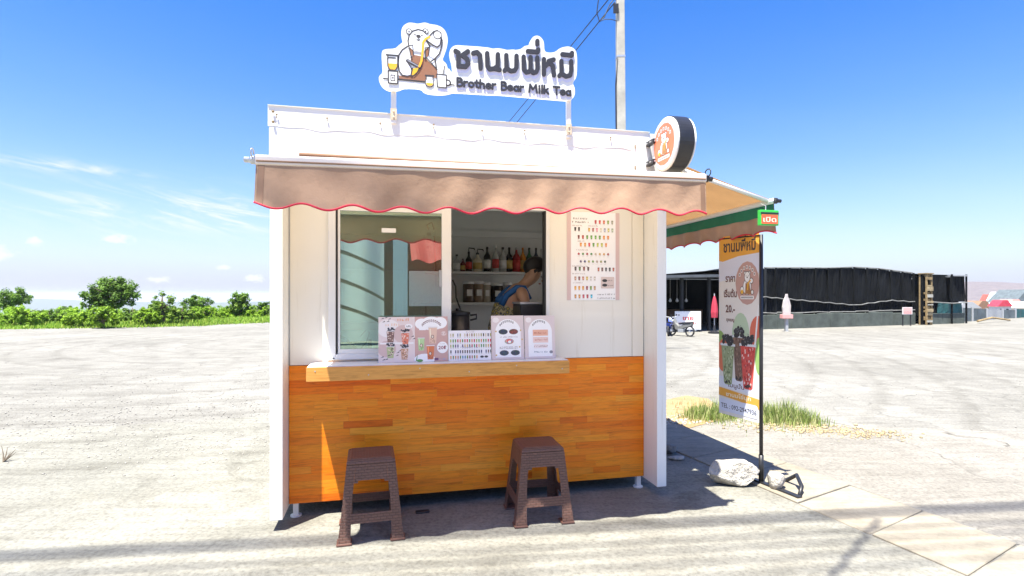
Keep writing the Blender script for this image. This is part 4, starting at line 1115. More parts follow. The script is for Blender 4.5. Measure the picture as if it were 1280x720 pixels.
def art_left(P, w, h):
    P.rect(0, w*.51, 0, h, H('#e9d8d3'), 1)
    P.ell(w*.14, h*.75, w*.16, h*.2, H('#f3ece8'), 2); P.ell(w*.35, h*.62, w*.14, h*.2, H('#d9bdb6'), 2); P.ell(w*.12, h*.3, w*.13, h*.18, H('#d6b8b2'), 2); P.rrect(w*.02, w*.5, h*.40, h*.44, .003, H('#f5efec'), 2)
    for i, (x, y) in enumerate(((.03, .95), (.08, .97), (.13, .94), (.05, .88), (.11, .89), (.05, .05), (.03, .11), (.09, .06), (.25, .20), (.28, .24), (.24, .14), (.46, .55), (.48, .5))):
        P.poly([(w*x, h*y), (w*x+.016, h*y+.010), (w*x+.020, h*y+.004)], H('#4a3a34'), 3)
    P.scribble(w*.27, w*.46, h*.91, h*.06, H('#e69a50'), 3, 3); P.scribble(w*.1, w*.30, h*.80, h*.06, H('#eec7a4'), 3, 4); P.ell(w*.43, h*.79, w*.055, h*.055, H('#f8f4f2'), 3); P.scribble(w*.40, w*.46, h*.77, h*.04, INK, 4, 5)
    for i, (x, y, c) in enumerate(((.17, .44, '#8a6a5e'), (.38, .40, '#e07a5c'), (.17, .10, '#b8c08a'), (.37, .06, '#c89878'))):
        rr = random.Random(i)
        a = -.22 if i % 2 == 0 else -.12
        P.poly([(w*x-.018, h*y), (w*x+.018, h*y), (w*x+.024, h*y+.07), (w*x-.024, h*y+.07)], H(c), 3)
        for q in range(26): P.ell(w*x+rr.uniform(-.019, .019), h*y+rr.uniform(.006, .066), .0035, .0035, H(rr.choice(['#f2e2d8', c, '#5a4038', '#f6d8c8'])), 4, 7)
        for q in range(16): P.ell(w*x+rr.uniform(-.024, .024), h*y+.082+rr.uniform(-.008, .010), .005, .005, H('#2c3038'), 5, 8)
        P.rect(w*x-.028, w*x+.028, h*y+.069, h*y+.073, H('#e8e4e2'), 5)
    # right half: arch title, three cups, a price disc
    x0 = w*.515
    P.rect(x0, w, 0, h, H('#cfa69c'), 1); P.rect(w*.507, w*.515, 0, h, H('#f4efec'), 2)
    for cx, cy, rx, ry in ((.62, .84, .1, .12), (.76, .88, .14, .12), (.89, .86, .1, .13), (.76, .78, .16, .08)): P.ell(w*cx, h*cy, w*rx, h*ry, WHT, 2)
    t = 'ชานมพรีเมียม'
    for i in range(11):
        g = R(150-i*12); P.rrect(w*.76+math.cos(g)*w*.15-.0045, w*.76+math.cos(g)*w*.15+.0045, h*.70+math.sin(g)*h*.18, h*.70+math.sin(g)*h*.18+.016, .002, H('#7a4a3e'), 3)
        P.rect(w*.76+math.cos(g)*w*.15-.0015, w*.76+math.cos(g)*w*.15+.003, h*.70+math.sin(g)*h*.18+.003, h*.70+math.sin(g)*h*.18+.011, WHT, 4)
    P.rrect(w*.58, w*.68, h*.70, h*.76, .003, WHT, 3); P.ell(w*.94, h*.62, w*.04, h*.05, H('#e6d2cc'), 3); P.scribble(w*.91, w*.97, h*.60, h*.05, H('#b0786a'), 4, 9)
    cup(P, w*.78, h*.40, .055, .125, H('#e8c4ac'), 4, None, 1, '#c8a088'); cup(P, w*.61, h*.25, .042, .095, H('#b8d89a'), 4, None, 2, '#98b878'); cup(P, w*.745, h*.05, .048, .105, H('#d87a48'), 5, None, 3, '#b86038')
    for x, y in ((.775, .55), (.61, .36), (.74, .18)): P.ell(w*x, h*y, .010, .012, H('#7a4a36'), 7, 12); P.ell(w*x, h*y, .0065, .0085, H('#e8d8c8'), 8, 12)
    P.ell(w*.92, h*.31, w*.082, h*.13, WHT, 6); P.text('20฿', w*.92, h*.27, .030, H('#8a2436'), 7, .02, 'c', w*.12); P.scribble(w*.88, w*.96, h*.38, h*.02, H('#c09a90'), 7, 3)
    P.ell(w*.66, h*.06, w*.15, h*.12, WHT, 3); P.ell(w*.59, h*.03, w*.045, h*.03, H('#5a9a4a'), 6); P.poly([(w*.53, h*.02), (w*.56, h*.2), (w*.545, h*.02)], H('#3f8a4a'), 6)
    P.rrect(w*.80, w*.86, h*.03, h*.08, .003, H('#6a3a6a'), 4); P.scribble(w*.87, w*.97, h*.035, h*.04, H('#9ab0d8'), 4, 4)
def art_low(P, w, h):
    P.rect(0, w, 0, h, H('#f4f1f2'), 1); P.scribble(w*.4, w*.62, h*.93, h*.04, H('#a09088'), 2, 1); P.scribble(w*.28, w*.7, h*.42, h*.05, H('#9aa0b8'), 2, 2)
    rr = random.Random(8)
    pals = ['#2a2422 #8a5a4a #c07a6a #d8c8a8 #8a90a0 #a8a05a', '#7a2a20 #4f8a2a #5a962e #d8862a #c81e30 #a8b034', '#b82a34 #3f8a3a #5c4a70 #cfae62 #b0a860 #3c5a4a', '#2a2422 #4a2622 #6a4a42 #3a3a3a #39406a #24303a', '#c08a62 #d8922e #8a2a34 #6a8a2a #3a6aa0 #3f86a0']
    for j, y in enumerate((.80, .61, .44, .25, .07)):
        cs = pals[j].split()
        for i in range(18):
            if j == 4 and i > 11: continue
            x = w*(.04+.055*i)
            if rr.random() < .08: continue
            P.rect(x, x+w*.028, h*y, h*(y+.10), H(rr.choice(cs)), 2)
            P.rect(x, x+w*.028, h*(y-.035), h*(y-.02), H('#b8b0ac'), 2)
    P.ell(w*.78, h*.12, .012, .007, H('#22303a'), 3); P.ell(w*.88, h*.12, .012, .007, H('#22303a'), 3)
def arch(P, w, h, top):
    P.rect(0, w, 0, h, H('#e0d0cc'), 1); P.ell(w*.14, h*.9, w*.10, h*.06, H('#f2eae6'), 2)
    P.rect(w*.12, w*.9, h*.05, h*.62, WHT, 2); P.ell(w*.51, h*.62, w*.39, h*.30, WHT, 2, 24, 0, 180)
    for i in range(8):
        g = R(140-i*11.5); x, y = w*.51+math.cos(g)*w*top, h*.60+math.sin(g)*h*.25
        P.rect(x-.0035, x+.0035, y, y+.013, INK, 3); P.rect(x-.001, x+.002, y+.003, y+.008, WHT, 4)
def art_toppings(P, w, h):
    arch(P, w, h, .31)
    rr = random.Random(4)
    for x, y, c in ((.36, .63, '#2f3f4a'), (.68, .63, '#7a3a28'), (.54, .41, '#c9a08c'), (.38, .15, '#31424e'), (.72, .15, '#34464f')):
        P.ell(w*x, h*y, w*.14, h*.062, H('#8a7a72'), 3); P.ell(w*x, h*y, w*.135, h*.057, H(c), 4)
        for q in range(16): P.ell(w*x+rr.uniform(-.1, .1)*w, h*y+rr.uniform(-.035, .035)*h, .004, .004, tuple(k*rr.choice([.5, 1.6]) for k in H(c)), 5, 7)
    P.ell(w*.53, h*.42, w*.06, h*.04, H('#e8584a'), 6); P.ell(w*.55, h*.40, w*.05, h*.03, WHT, 7)
    for x, y in ((.14, .64), (.9, .66), (.86, .28), (.14, .1), (.94, .45)): P.ell(w*x, h*y, .006, .006, H('#d8b878'), 3, 8)
    for y in (.50, .27, .24): P.scribble(w*.25, w*.8, h*y, h*.025, H('#7a6a64'), 3, int(y*99))
def art_prices(P, w, h):
    arch(P, w, h, .30)
    P.rect(w*.27, w*.77, h*.53, h*.67, H('#efb596'), 3); P.rect(w*.27, w*.77, h*.37, h*.50, H('#f2d3c6'), 3); P.rect(w*.3, w*.74, h*.24, h*.34, H('#f7ebe6'), 3)
    for i, (y, c) in enumerate(((.575, '#c05a44'), (.42, '#c2643e'), (.27, '#a87a6a'), (.14, '#6a7f8a'))): P.scribble(w*.31, w*.74, h*y, h*.04, H(c), 4, i+20)
    P.ell(w*.86, h*.15, w*.06, h*.035, H('#8a8a90'), 3)
board('widest menu board on the counter, two pink posters with cups and a price disc', 473, 560, 396, 457.5, art_left)
board('low white menu board with rows of tiny drink pictures in the middle of the counter', 560.8, 614.2, 413, 454.5, art_low, .02)
board('portrait menu board with bowls of toppings under a white arch on the counter', 614.8, 655.6, 394.5, 452, art_toppings, v=.06)
board('portrait menu board with peach price bars at the right end of the counter', 656.4, 694.5, 394.5, 450, art_prices, v=.06)

# ------------------------------------------------------------------ stools
STG = 'brown plastic stools in front of the booth'
def make_stool(label):
    s = thing('stool', label, 'stool', group=STG)
    H_, t, b = .462, .132, .183                            # height, half width at the seat, half width at the feet
    def hw(z): return b + (t-b)*(z/H_)**.9
    def obj_(m, name, mat=STOOL, bevel=.004, parent=s):
        o = m.build(name, mat, parent, bevel=bevel); box_uv(o.data); return o
    m = MB(); m.add([(-t-.004, -t-.004, .432), (t+.004, -t-.004, .432), (t+.004, t+.004, .432), (-t-.004, t+.004, .432),
                     (-t, -t, .452), (t, -t, .452), (t, t, .452), (-t, t, .452), (-t+.02, -t+.02, H_), (t-.02, -t+.02, H_), (t-.02, t-.02, H_), (-t+.02, t-.02, H_)],
                    [(3,2,1,0), (8,9,10,11)] + [(i, (i+1)%4, 4+(i+1)%4, 4+i) for i in range(4)] + [(4+i, 4+(i+1)%4, 8+(i+1)%4, 8+i) for i in range(4)])
    obj_(m, 'seat', bevel=.006)
    th = .0055                                             # wall thickness
    def plate(z0, z1, lo, hi, side):
        """one inclined wall between fractions lo..hi of the side's half width"""
        vs = []
        for z in (z0, z1):
            h = hw(z); a, c = lo(z, h), hi(z, h)
            for x, y in ((a, -h), (c, -h), (c, -h+th), (a, -h+th)): vs.append((x, y, z))
        q = [(0, 1), (1, 0), (0, -1), (-1, 0)]
        rot = [lambda x, y: (x, y), lambda x, y: (-y, x), lambda x, y: (-x, -y), lambda x, y: (y, -x)][side]
        return [(*rot(x, y), z) for x, y, z in vs]
    zs = [.0, .02, .12, .24, .345, .431]
    lw = lambda z: .050 + .020*max(0, 1-z/.2)       # leg plate width, wider at the foot
    for k in range(4):
        m = MB()
        for z0, z1 in zip(zs[:-1], zs[1:]):
            m.hexa(*[ (v[:4], v[4:]) for v in [plate(z0, z1, lambda z, h: -h, lambda z, h: -h+lw(z), k)]][0])
            m.hexa(*[ (v[:4], v[4:]) for v in [plate(z0, z1, lambda z, h: h-lw(z), lambda z, h: h-th*1.02, (k+3) % 4)]][0])
        leg = obj_(m, 'leg', bevel=0)
        h = hw(.0); c = [(-1, -1), (1, -1), (1, 1), (-1, 1)][k]
        f = MB(); x, y = c[0]*(h-.022), c[1]*(h-.022); f.box(x-.040, x+.026, y-.040, y+.026, .0, .013) if False else f.box(min(c[0]*h, c[0]*(h-.074))-.005, max(c[0]*h, c[0]*(h-.074))+.005, min(c[1]*h, c[1]*(h-.074))-.005, max(c[1]*h, c[1]*(h-.074))+.005, .0, .013); obj_(f, 'foot', STOOLP, .006, leg)
    for k in range(4):
        m = MB(); v = plate(.345, .4305, lambda z, h: -h+lw(z)+.0005, lambda z, h: h-lw(z)-.0005, k); m.hexa(v[:4], v[4:]); obj_(m, 'skirt', bevel=0)
        v = plate(.332, .3445, lambda z, h: -h+lw(z)+.0005, lambda z, h: -h+lw(z)+.022, k); m = MB(); m.hexa(v[:4], v[4:])
        v = plate(.332, .3445, lambda z, h: h-lw(z)-.022, lambda z, h: h-lw(z)-.0005, k); m.hexa(v[:4], v[4:]); obj_(m, 'gusset', bevel=0)
        m = MB(); v = plate(.112, .166, lambda z, h: -h+lw(z)+.0005, lambda z, h: h-lw(z)-.0005, k); m.hexa(v[:4], v[4:]); obj_(m, 'stretcher', bevel=.002)
    return s
st = make_stool('left brown woven plastic stool, standing nearer the sunny end of the counter')
st.location = (-.835, 3.225, .004); st.rotation_euler = (0, 0, TH+R(2))
st2 = copy_tree(st); st2['label'] = 'right brown woven plastic stool, under the right end of the counter'
st2.location = (.162, 3.455, .004); st2.rotation_euler = (0, 0, TH-R(1))

# ------------------------------------------------------------------ banner stand and stones
def banner():
    pb = Vector((1.832, 4.0, 0)); bl = Vector((1.672, 4.39, 0))
    d = (bl-pb); wd = d.length; ang = math.atan2(d.y, d.x)
    s = thing('banner_stand', 'tall drinks banner on a black pole weighed down by white rocks right of the booth', 'banner', pb, ang)
    # local x runs from the pole to the far edge; the print faces local +y
    MB().tube([(0, 0, .03), (0, 0, 1.84)], .0135, 12).build('pole', BLACKM, s, smooth=True)
    MB().tube([(0, 0, .03), (0, 0, .22)], .018, 12).build('pole_socket', BLACKM, s, smooth=True)
    m = MB(); m.box(-.33, .10, -.022, .022, .006, .028); m.build('base_bar', BLACKM, s, bevel=.004)
    MB().tube([(-.05, -.02, .02), (-.02, -.14, .02), (-.06, -.19, .03), (-.16, -.17, .10), (-.26, -.10, .06), (-.30, -.03, .02)], .014, 10).build('base_loop', BLACKM, s, smooth=True)
    z0, z1 = .448, 1.86
    wav = lambda x, z: 0.
    m = MB().grid(lambda a, b: (.016+a*(wd-.016), wav(a*wd, z0+b*(z1-z0)), z0+b*(z1-z0)), 16, 40)
    m.build('cloth', WHITEP, s, smooth=True)
    m = MB(); m.tube([(0, 0, 1.835), (wd, 0, 1.845)], .006, 8); m.build('top_rod', BLACKM, s)
    # the print; x is measured from the far edge so it reads from the front
    P = Print(.0004); W_, Hh = wd-.016, z1-z0
    CR_ = H('#ece6dd'); OG = H('#efa92c'); BRN = H('#6a3626')
    P.rect(0, W_, 0, Hh, CR_, 1)
    P.poly([(0, Hh-.19), (W_*.1, Hh-.20), (W_*.5, Hh-.165), (W_, Hh-.15), (W_, Hh), (0, Hh)], OG, 2)
    w0 = text2d('ชานมพีหมี', .03)[2]; wp = text2d('ชานมพ', .03)[2]; kx = W_*.80/w0
    P.text('ชานมพีหมี', W_*.52, Hh-.125, .115, H('#3a2420'), 3, .03, 'c', W_*.80)
    P.rect(W_*.12+wp*kx-.010, W_*.12+wp*kx, Hh-.018, Hh-.002, H('#3a2420'), 3)
    P.poly([(0, Hh-.19), (W_*.1, Hh-.20), (W_*.5, Hh-.165), (W_, Hh-.15), (W_, Hh-.30), (0, Hh-.36)], H('#e2e3ee'), 2)
    # blobs of colour
    P.ell(W_*.56, Hh*.44, W_*.22, .19, H('#bcd0ae'), 2); P.ell(W_*.98, Hh*.47, W_*.20, .13, H('#dc6a4c'), 2); P.ell(0, Hh*.40, W_*.18, .10, H('#8fb45a'), 2)
    P.ell(W_*.12, Hh*.33, W_*.18, .13, H('#e0744e'), 3); P.ell(W_*1.0, Hh*.35, W_*.10, .14, H('#93b964'), 2)
    P.poly([(W_*.72, 0), (W_*.78, 0), (W_*1.0, Hh*.62), (W_*.97, Hh*.62)], H('#f4f2ee'), 2)
    bear_badge(P, W_*.72, Hh*.735, .165, 4, '#c69a8c', .70)
    for t, y, sz, wd_ in (('ราคา', .745, .075, .25), ('เริ่มต้น', .66, .075, .33), ('20.-', .575, .08, .24), ('ทุกเมนู', .525, .034, .2)):
        P.text(t, W_*.30, Hh*y, sz, BRN, 4, .03, 'c', W_*wd_)
    r = random.Random(6)
    def big_cup(x, y, w, h, cols, lv):
        P.poly([(x-w*.30, y+.012), (x-w*.18, y), (x+w*.18, y), (x+w*.30, y+.012), (x+w*.5, y+h), (x-w*.5, y+h)], H(cols[0]), lv)
        for i in range(70):
            t = r.random(); ww = w*(.28+.2*t); a = x+r.uniform(-1, 1)*ww*.86; b = y+h*(.04+.92*t)
            P.poly([(a-.006, b-.006), (a+.003, b-.010), (a+.007, b+.006), (a-.002, b+.012)], H(r.choice(cols[1:])), lv+1)
        for i in range(9): P.ell(x+r.uniform(-.22, .22)*w, y+.012+r.uniform(0, .02), .007, .008, H('#1c1a1c'), lv+2, 8)
        P.rect(x-w*.56, x+w*.56, y+h-.005, y+h+.014, H('#dfe3e4'), lv+2)
        for i in range(30): P.ell(x+r.uniform(-.36, .36)*w, y+h+.028+r.uniform(-.02, .045), .013, .017, H(r.choice(['#17161a', '#26252c', '#0f0e12'])), lv+3, 10)
        for i in range(10): P.ell(x+r.uniform(-.4, .4)*w, y+h+.05+r.uniform(-.02, .04), .004, .004, H('#70737c'), lv+4, 6)
    big_cup(W_*.52, Hh*.20, W_*.30, .34, ['#7a5a48', '#5a4034', '#967660', '#6a4c3c'], 4)
    big_cup(W_*.24, Hh*.17, W_*.34, .31, ['#9aa67a', '#7c8c58', '#c2cba4', '#5f7044', '#b4be92'], 7)
    big_cup(W_*.74, Hh*.165, W_*.36, .33, ['#d8463a', '#c02a24', '#f4d8d0', '#e86a58', '#a8221e'], 7)
    P.poly([(0, .21), (W_*.3, .20), (W_, .175), (W_, .10), (W_*.5, .13), (0, .145)], OG, 4)
    P.poly([(0, .30), (W_, .30), (W_, .19), (0, .22)], H('#e6e7f0'), 3)
    P.text('เมนูปั่น', W_*.45, .225, .045, BRN, 6, .01, 'c', W_*.4); P.text('ชานมไข่มุก', W_*.5, .150, .042, H('#fbeccb'), 6, .02, 'c', W_*.62)
    P.rrect(W_*.02, W_*.97, .025, .125, .02, H('#dfe3f2'), 5)
    P.text('TEL : 092-2947936', W_*.5, .052, .050, H('#2a2a30'), 6, .01, 'c', W_*.88)
    P.clip(0, W_, 0, Hh)
    P.v = [(x, y, z + .0012) for x, y, z in P.v]
    P.build('print', s, (wd, 0, z0), (-1, 0, 0), (0, 0, 1))
banner()
def rock(name, label, c, r3, mat, seed, n=4, cat='rock', rz=0.):
    bm = bmesh.new(); bmesh.ops.create_icosphere(bm, subdivisions=n, radius=1)
    rr = random.Random(seed); ks = [(Vector((rr.gauss(0, 1), rr.gauss(0, 1), rr.gauss(0, 1))).normalized(), rr.uniform(.55, .92)) for _ in range(14)]
    for v in bm.verts:
        p = v.co.copy()
        for d, k in ks:                                    # chop flat facets
            e = p.dot(d)-k
            if e > 0: p -= d*e*.9
        p += p.normalized()*.03*math.sin(p.x*9+seed)*math.sin(p.y*11)*math.sin(p.z*10+1)
        v.co = Vector((p.x*r3[0], p.y*r3[1], max(p.z, -.72)*r3[2]))
    zmin = min(v.co.z for v in bm.verts)
    for v in bm.verts: v.co.z -= zmin
    me = bpy.data.meshes.new(name); bm.to_mesh(me); bm.free()
    o = link(name, me, mat); o.location = (*c[:2], c[2] if len(c) > 2 else .012); o.rotation_euler = (0, 0, rz)
    me.shade_smooth(); me.set_sharp_from_angle(angle=R(28))
    return tag(o, label, cat)
rock('rock', 'big white rock lying on the foot of the banner stand', (1.63, 4.02), (.20, .13, .105), ROCKW, 3)
rock('rock', 'small pale stone caught in the loop of the banner foot', (1.90, 3.90), (.075, .07, .075), ROCKW, 5, 3)
rock('rock', 'grey lump in the shade right of the booth, largest of the rubble', (1.37, 4.78, .004), (.085, .07, .06), ROCKD, 8, 3)
rock('rock', 'small grey rubble piece left of the largest lump', (1.25, 4.66, .004), (.05, .04, .045), ROCKD, 9, 3)
rock('rock', 'flat white chip lying in front of the rubble in the shade', (1.40, 4.60, .004), (.09, .04, .02), ROCKW, 10, 3)
def bits():
    p = W(528, 952/(641.5-368))
    m = MB(); m.box(-.045, .045, -.020, .020, 0, .012); o = m.build('phone_case', BLACKP, None, bevel=.006); o.location = (p.x, p.y, .005); o.rotation_euler = (0, 0, R(16))
    tag(o, 'small flat black case dropped on the shaded concrete between the stools', 'case')
    p = W(4, 952/(578-368))
    m = MB(); r = random.Random(2)
    for i in range(7):
        a = r.uniform(-.4, 2.2); l = r.uniform(.06, .17)
        m.tube([(0, 0, .0), (l*.5*math.cos(a), l*.3*math.sin(a), l*.35), (l*math.cos(a), l*.5*math.sin(a), l*.7)], [.006, .004, .0015], 5)
    o = m.build('twig', TRUNK); o.location = (p.x, p.y, .004); tag(o, 'dark dry twig sticking up from the gravel at the left edge', 'twig')
bits()

# ------------------------------------------------------------------ grass tufts and weeds
def blades(name, n, spots, hmin, hmax, mat, seed, wid=.005, label=None, cat='grass', lean=.5):
    r = np.random.default_rng(seed)
    P = np.array([s[:2] for s in spots]); Sg = np.array([s[2] for s in spots]); wt = np.array([s[3] for s in spots], float)
    hh = np.array([s[4] if len(s) > 4 else 1. for s in spots])
    k = r.choice(len(spots), n, p=wt/wt.sum())
    off = r.normal(size=(n, 2))*Sg[k][:, None]
    xy = P[k] + off
    h = (hmin + (hmax-hmin)*r.random(n))*hh[k]*np.exp(-(np.linalg.norm(off, axis=1)/(Sg[k]*2))**2*.6)
    a = r.random(n)*6.283
    dirv = np.stack([np.cos(a), np.sin(a)], 1); ln = lean*h*r.random(n)**.7
    sd = np.stack([-dirv[:, 1], dirv[:, 0]], 1)*wid*r.uniform(.6, 1.3, (n, 1))
    z0 = np.array([ground_h(x, y) for x, y in xy])
    b = lambda q, z: np.concatenate([q, (z0+z)[:, None]], 1)
    V = np.stack([b(xy-sd, 0*h), b(xy+sd, 0*h), b(xy+sd*.8+dirv*ln[:, None]*.4, h*.6), b(xy-sd*.8+dirv*ln[:, None]*.4, h*.6), b(xy+dirv*ln[:, None], h*.95)], 1)
    base = (np.arange(n)*5)[:, None]
    F = np.concatenate([base+np.array([[0, 1, 2]]), base+np.array([[0, 2, 3]]), base+np.array([[3, 2, 4]])])
    rn = r.random(n)
    o = np_mesh(name, V.reshape(-1, 3), F, mat, None, np.tile(rn, 3))
    return tag(o, label, cat, kind='stuff')
blades('grass_tuft', 3600, [(2.12, 6.12, .12, 2, .8), (2.32, 6.15, .13, 2.6, .9), (2.80, 6.05, .12, 2.4, .9), (3.02, 6.0, .13, 3.4, 1.05), (3.2, 5.95, .11, 1.6, .7), (2.6, 6.4, .35, 1, .6), (2.9, 5.8, .3, .6, .35)], .05, .30, GRASS_D, 31, .0035, 'weedy green grass tufts growing at the edge of the pavement behind the banner')
# ------------------------------------------------------------------ things inside the booth
def bottle(name, label, u, v, w, h, r, body, cap, lab=None, neck=.3, group='syrup bottles on the upper shelf', pump=False, shoulder=.62):
    s = kthing(name, label, 'bottle', u, v, w, group)
    nr = r*neck
    prof = [(r*.9, 0), (r, .006), (r, h*shoulder*.92), (r*.92, h*shoulder), (nr*1.3, h*(shoulder+.13)), (nr, h*(shoulder+.2)), (nr, h*.9)]
    MB().lathe(prof, (u, v, w), 14).build('glass', body, s, smooth=True)
    MB().lathe([(nr*1.15, h*.9), (nr*1.2, h*.985), (nr*.8, h)], (u, v, w), 12).build('cap', cap, s)
    if lab: MB().lathe([(r*1.02, h*.14), (r*1.02, h*.48)], (u, v, w), 14).build('paper_label', lab, s, smooth=True)
    if pump:
        m = MB(); m.tube([(u, v, w+h), (u, v, w+h+.035), (u+.05, v-.02, w+h+.03), (u+.055, v-.02, w+h+.015)], .006, 6); m.build('pump', BLACKP, s)
    return s
def q(name, c, rough=.2): return MATS.get(name) or pm(name, c, rough, .15, 20, coat=.3)
DK = q('dark_syrup', (.02, .016, .016)); RD = q('red_syrup', (.35, .02, .02)); ORS = q('orange_syrup', (.55, .20, .02)); GR = q('green_syrup', (.03, .12, .05)); NV = q('navy_syrup', (.02, .025, .06))
CLR = q('pale_syrup', (.42, .42, .40)); LBW = q('white_label', (.7, .7, .66), .6); LBR = q('red_label', (.55, .05, .04), .6); CRM = q('cream_carton', (.62, .55, .40), .6); LBG = q('gold_label', (.5, .35, .1), .6); MAR = q('maroon_syrup', (.15, .03, .03))
SHU, SHV, SHW = 0, D-.20, 1.622
def bu(px): return kp(px, 330, SHV)[0]
bl = [(571, .17, .034, CLR, BLACKP, LBW, 'clear bottle with white label at the left end of the upper shelf', False),
      (578.5, .13, .026, MAR, BLACKP, LBG, 'short maroon bottle with gold label on the upper shelf', False),
      (586, .20, .032, DK, BLACKP, LBR, 'black pump bottle with red label on the upper shelf', True),
      (597, .19, .046, CRM, BLACKP, LBG, 'wide cream carton bottle on the upper shelf', True),
      (609, .25, .036, DK, DK, LBW, 'black bottle with white label right of the cream carton', False),
      (619.5, .27, .034, CLR, WHITEP, LBR, 'clear bottle with red label and white cap on the upper shelf', False),
      (628.5, .25, .038, CLR, DK, LBW, 'clear bottle with black cap and white label on the upper shelf', False),
      (636.5, .25, .034, DK, DK, LBG, 'black bottle with gold label on the upper shelf', False),
      (645.5, .25, .040, RD, CLR, LBR, 'dark red bottle on the upper shelf', False),
      (653.5, .25, .032, ORS, ORS, LBG, 'orange syrup bottle on the upper shelf', False),
      (661.5, .25, .034, GR, DK, LBG, 'green syrup bottle on the upper shelf', False),
      (670, .25, .034, NV, DK, LBW, 'navy syrup bottle on the upper shelf behind the woman', False),
      (677, .24, .032, CLR, CLR, LBW, 'pale bottle at the right end of the upper shelf', False)]
for px, h, r, b, c, l, t, p in bl: bottle('syrup_bottle', t, bu(px), SHV, SHW+.0005, h, r, b, c, l, pump=p)
def jar(label, px, h, r, fill, lidm, w=1.3225):
    u = bu(px); s = kthing('storage_jar', label, 'jar', u, SHV, w, 'jars on the lower shelf')
    MB().lathe([(r*.92, 0), (r, .008), (r, h*.82), (r*.9, h*.86)], (u, SHV, w), 18).build('body', fill, s, smooth=True)
    MB().lathe([(r*.98, h*.862), (r*.98, h*.97), (r*.6, h)], (u, SHV, w), 18).build('lid', lidm, s)
    MB().box(u-r*.45, u+r*.45, SHV-r-.002, SHV-r+.012, w+h*.3, w+h*.6).build('paper_label', LBW, s)
jar('clear jar of dark pearls, leftmost on the lower shelf', 586, .21, .058, q('brown_contents', (.10, .07, .05)), WHITEP)
jar('clear jar of brown sugar, second from the left on the lower shelf', 598, .21, .055, q('sugar_contents', (.24, .17, .11)), WHITEP)
jar('clear narrow jar of pale powder on the lower shelf', 608.5, .20, .042, q('powder_contents', (.40, .36, .28)), WHITEP)
jar('dark canister with white lid on the lower shelf', 621, .19, .062, DK, LBW)
jar('pale glass jar next to the dark canister on the lower shelf', 634, .20, .05, CLR, WHITEP)
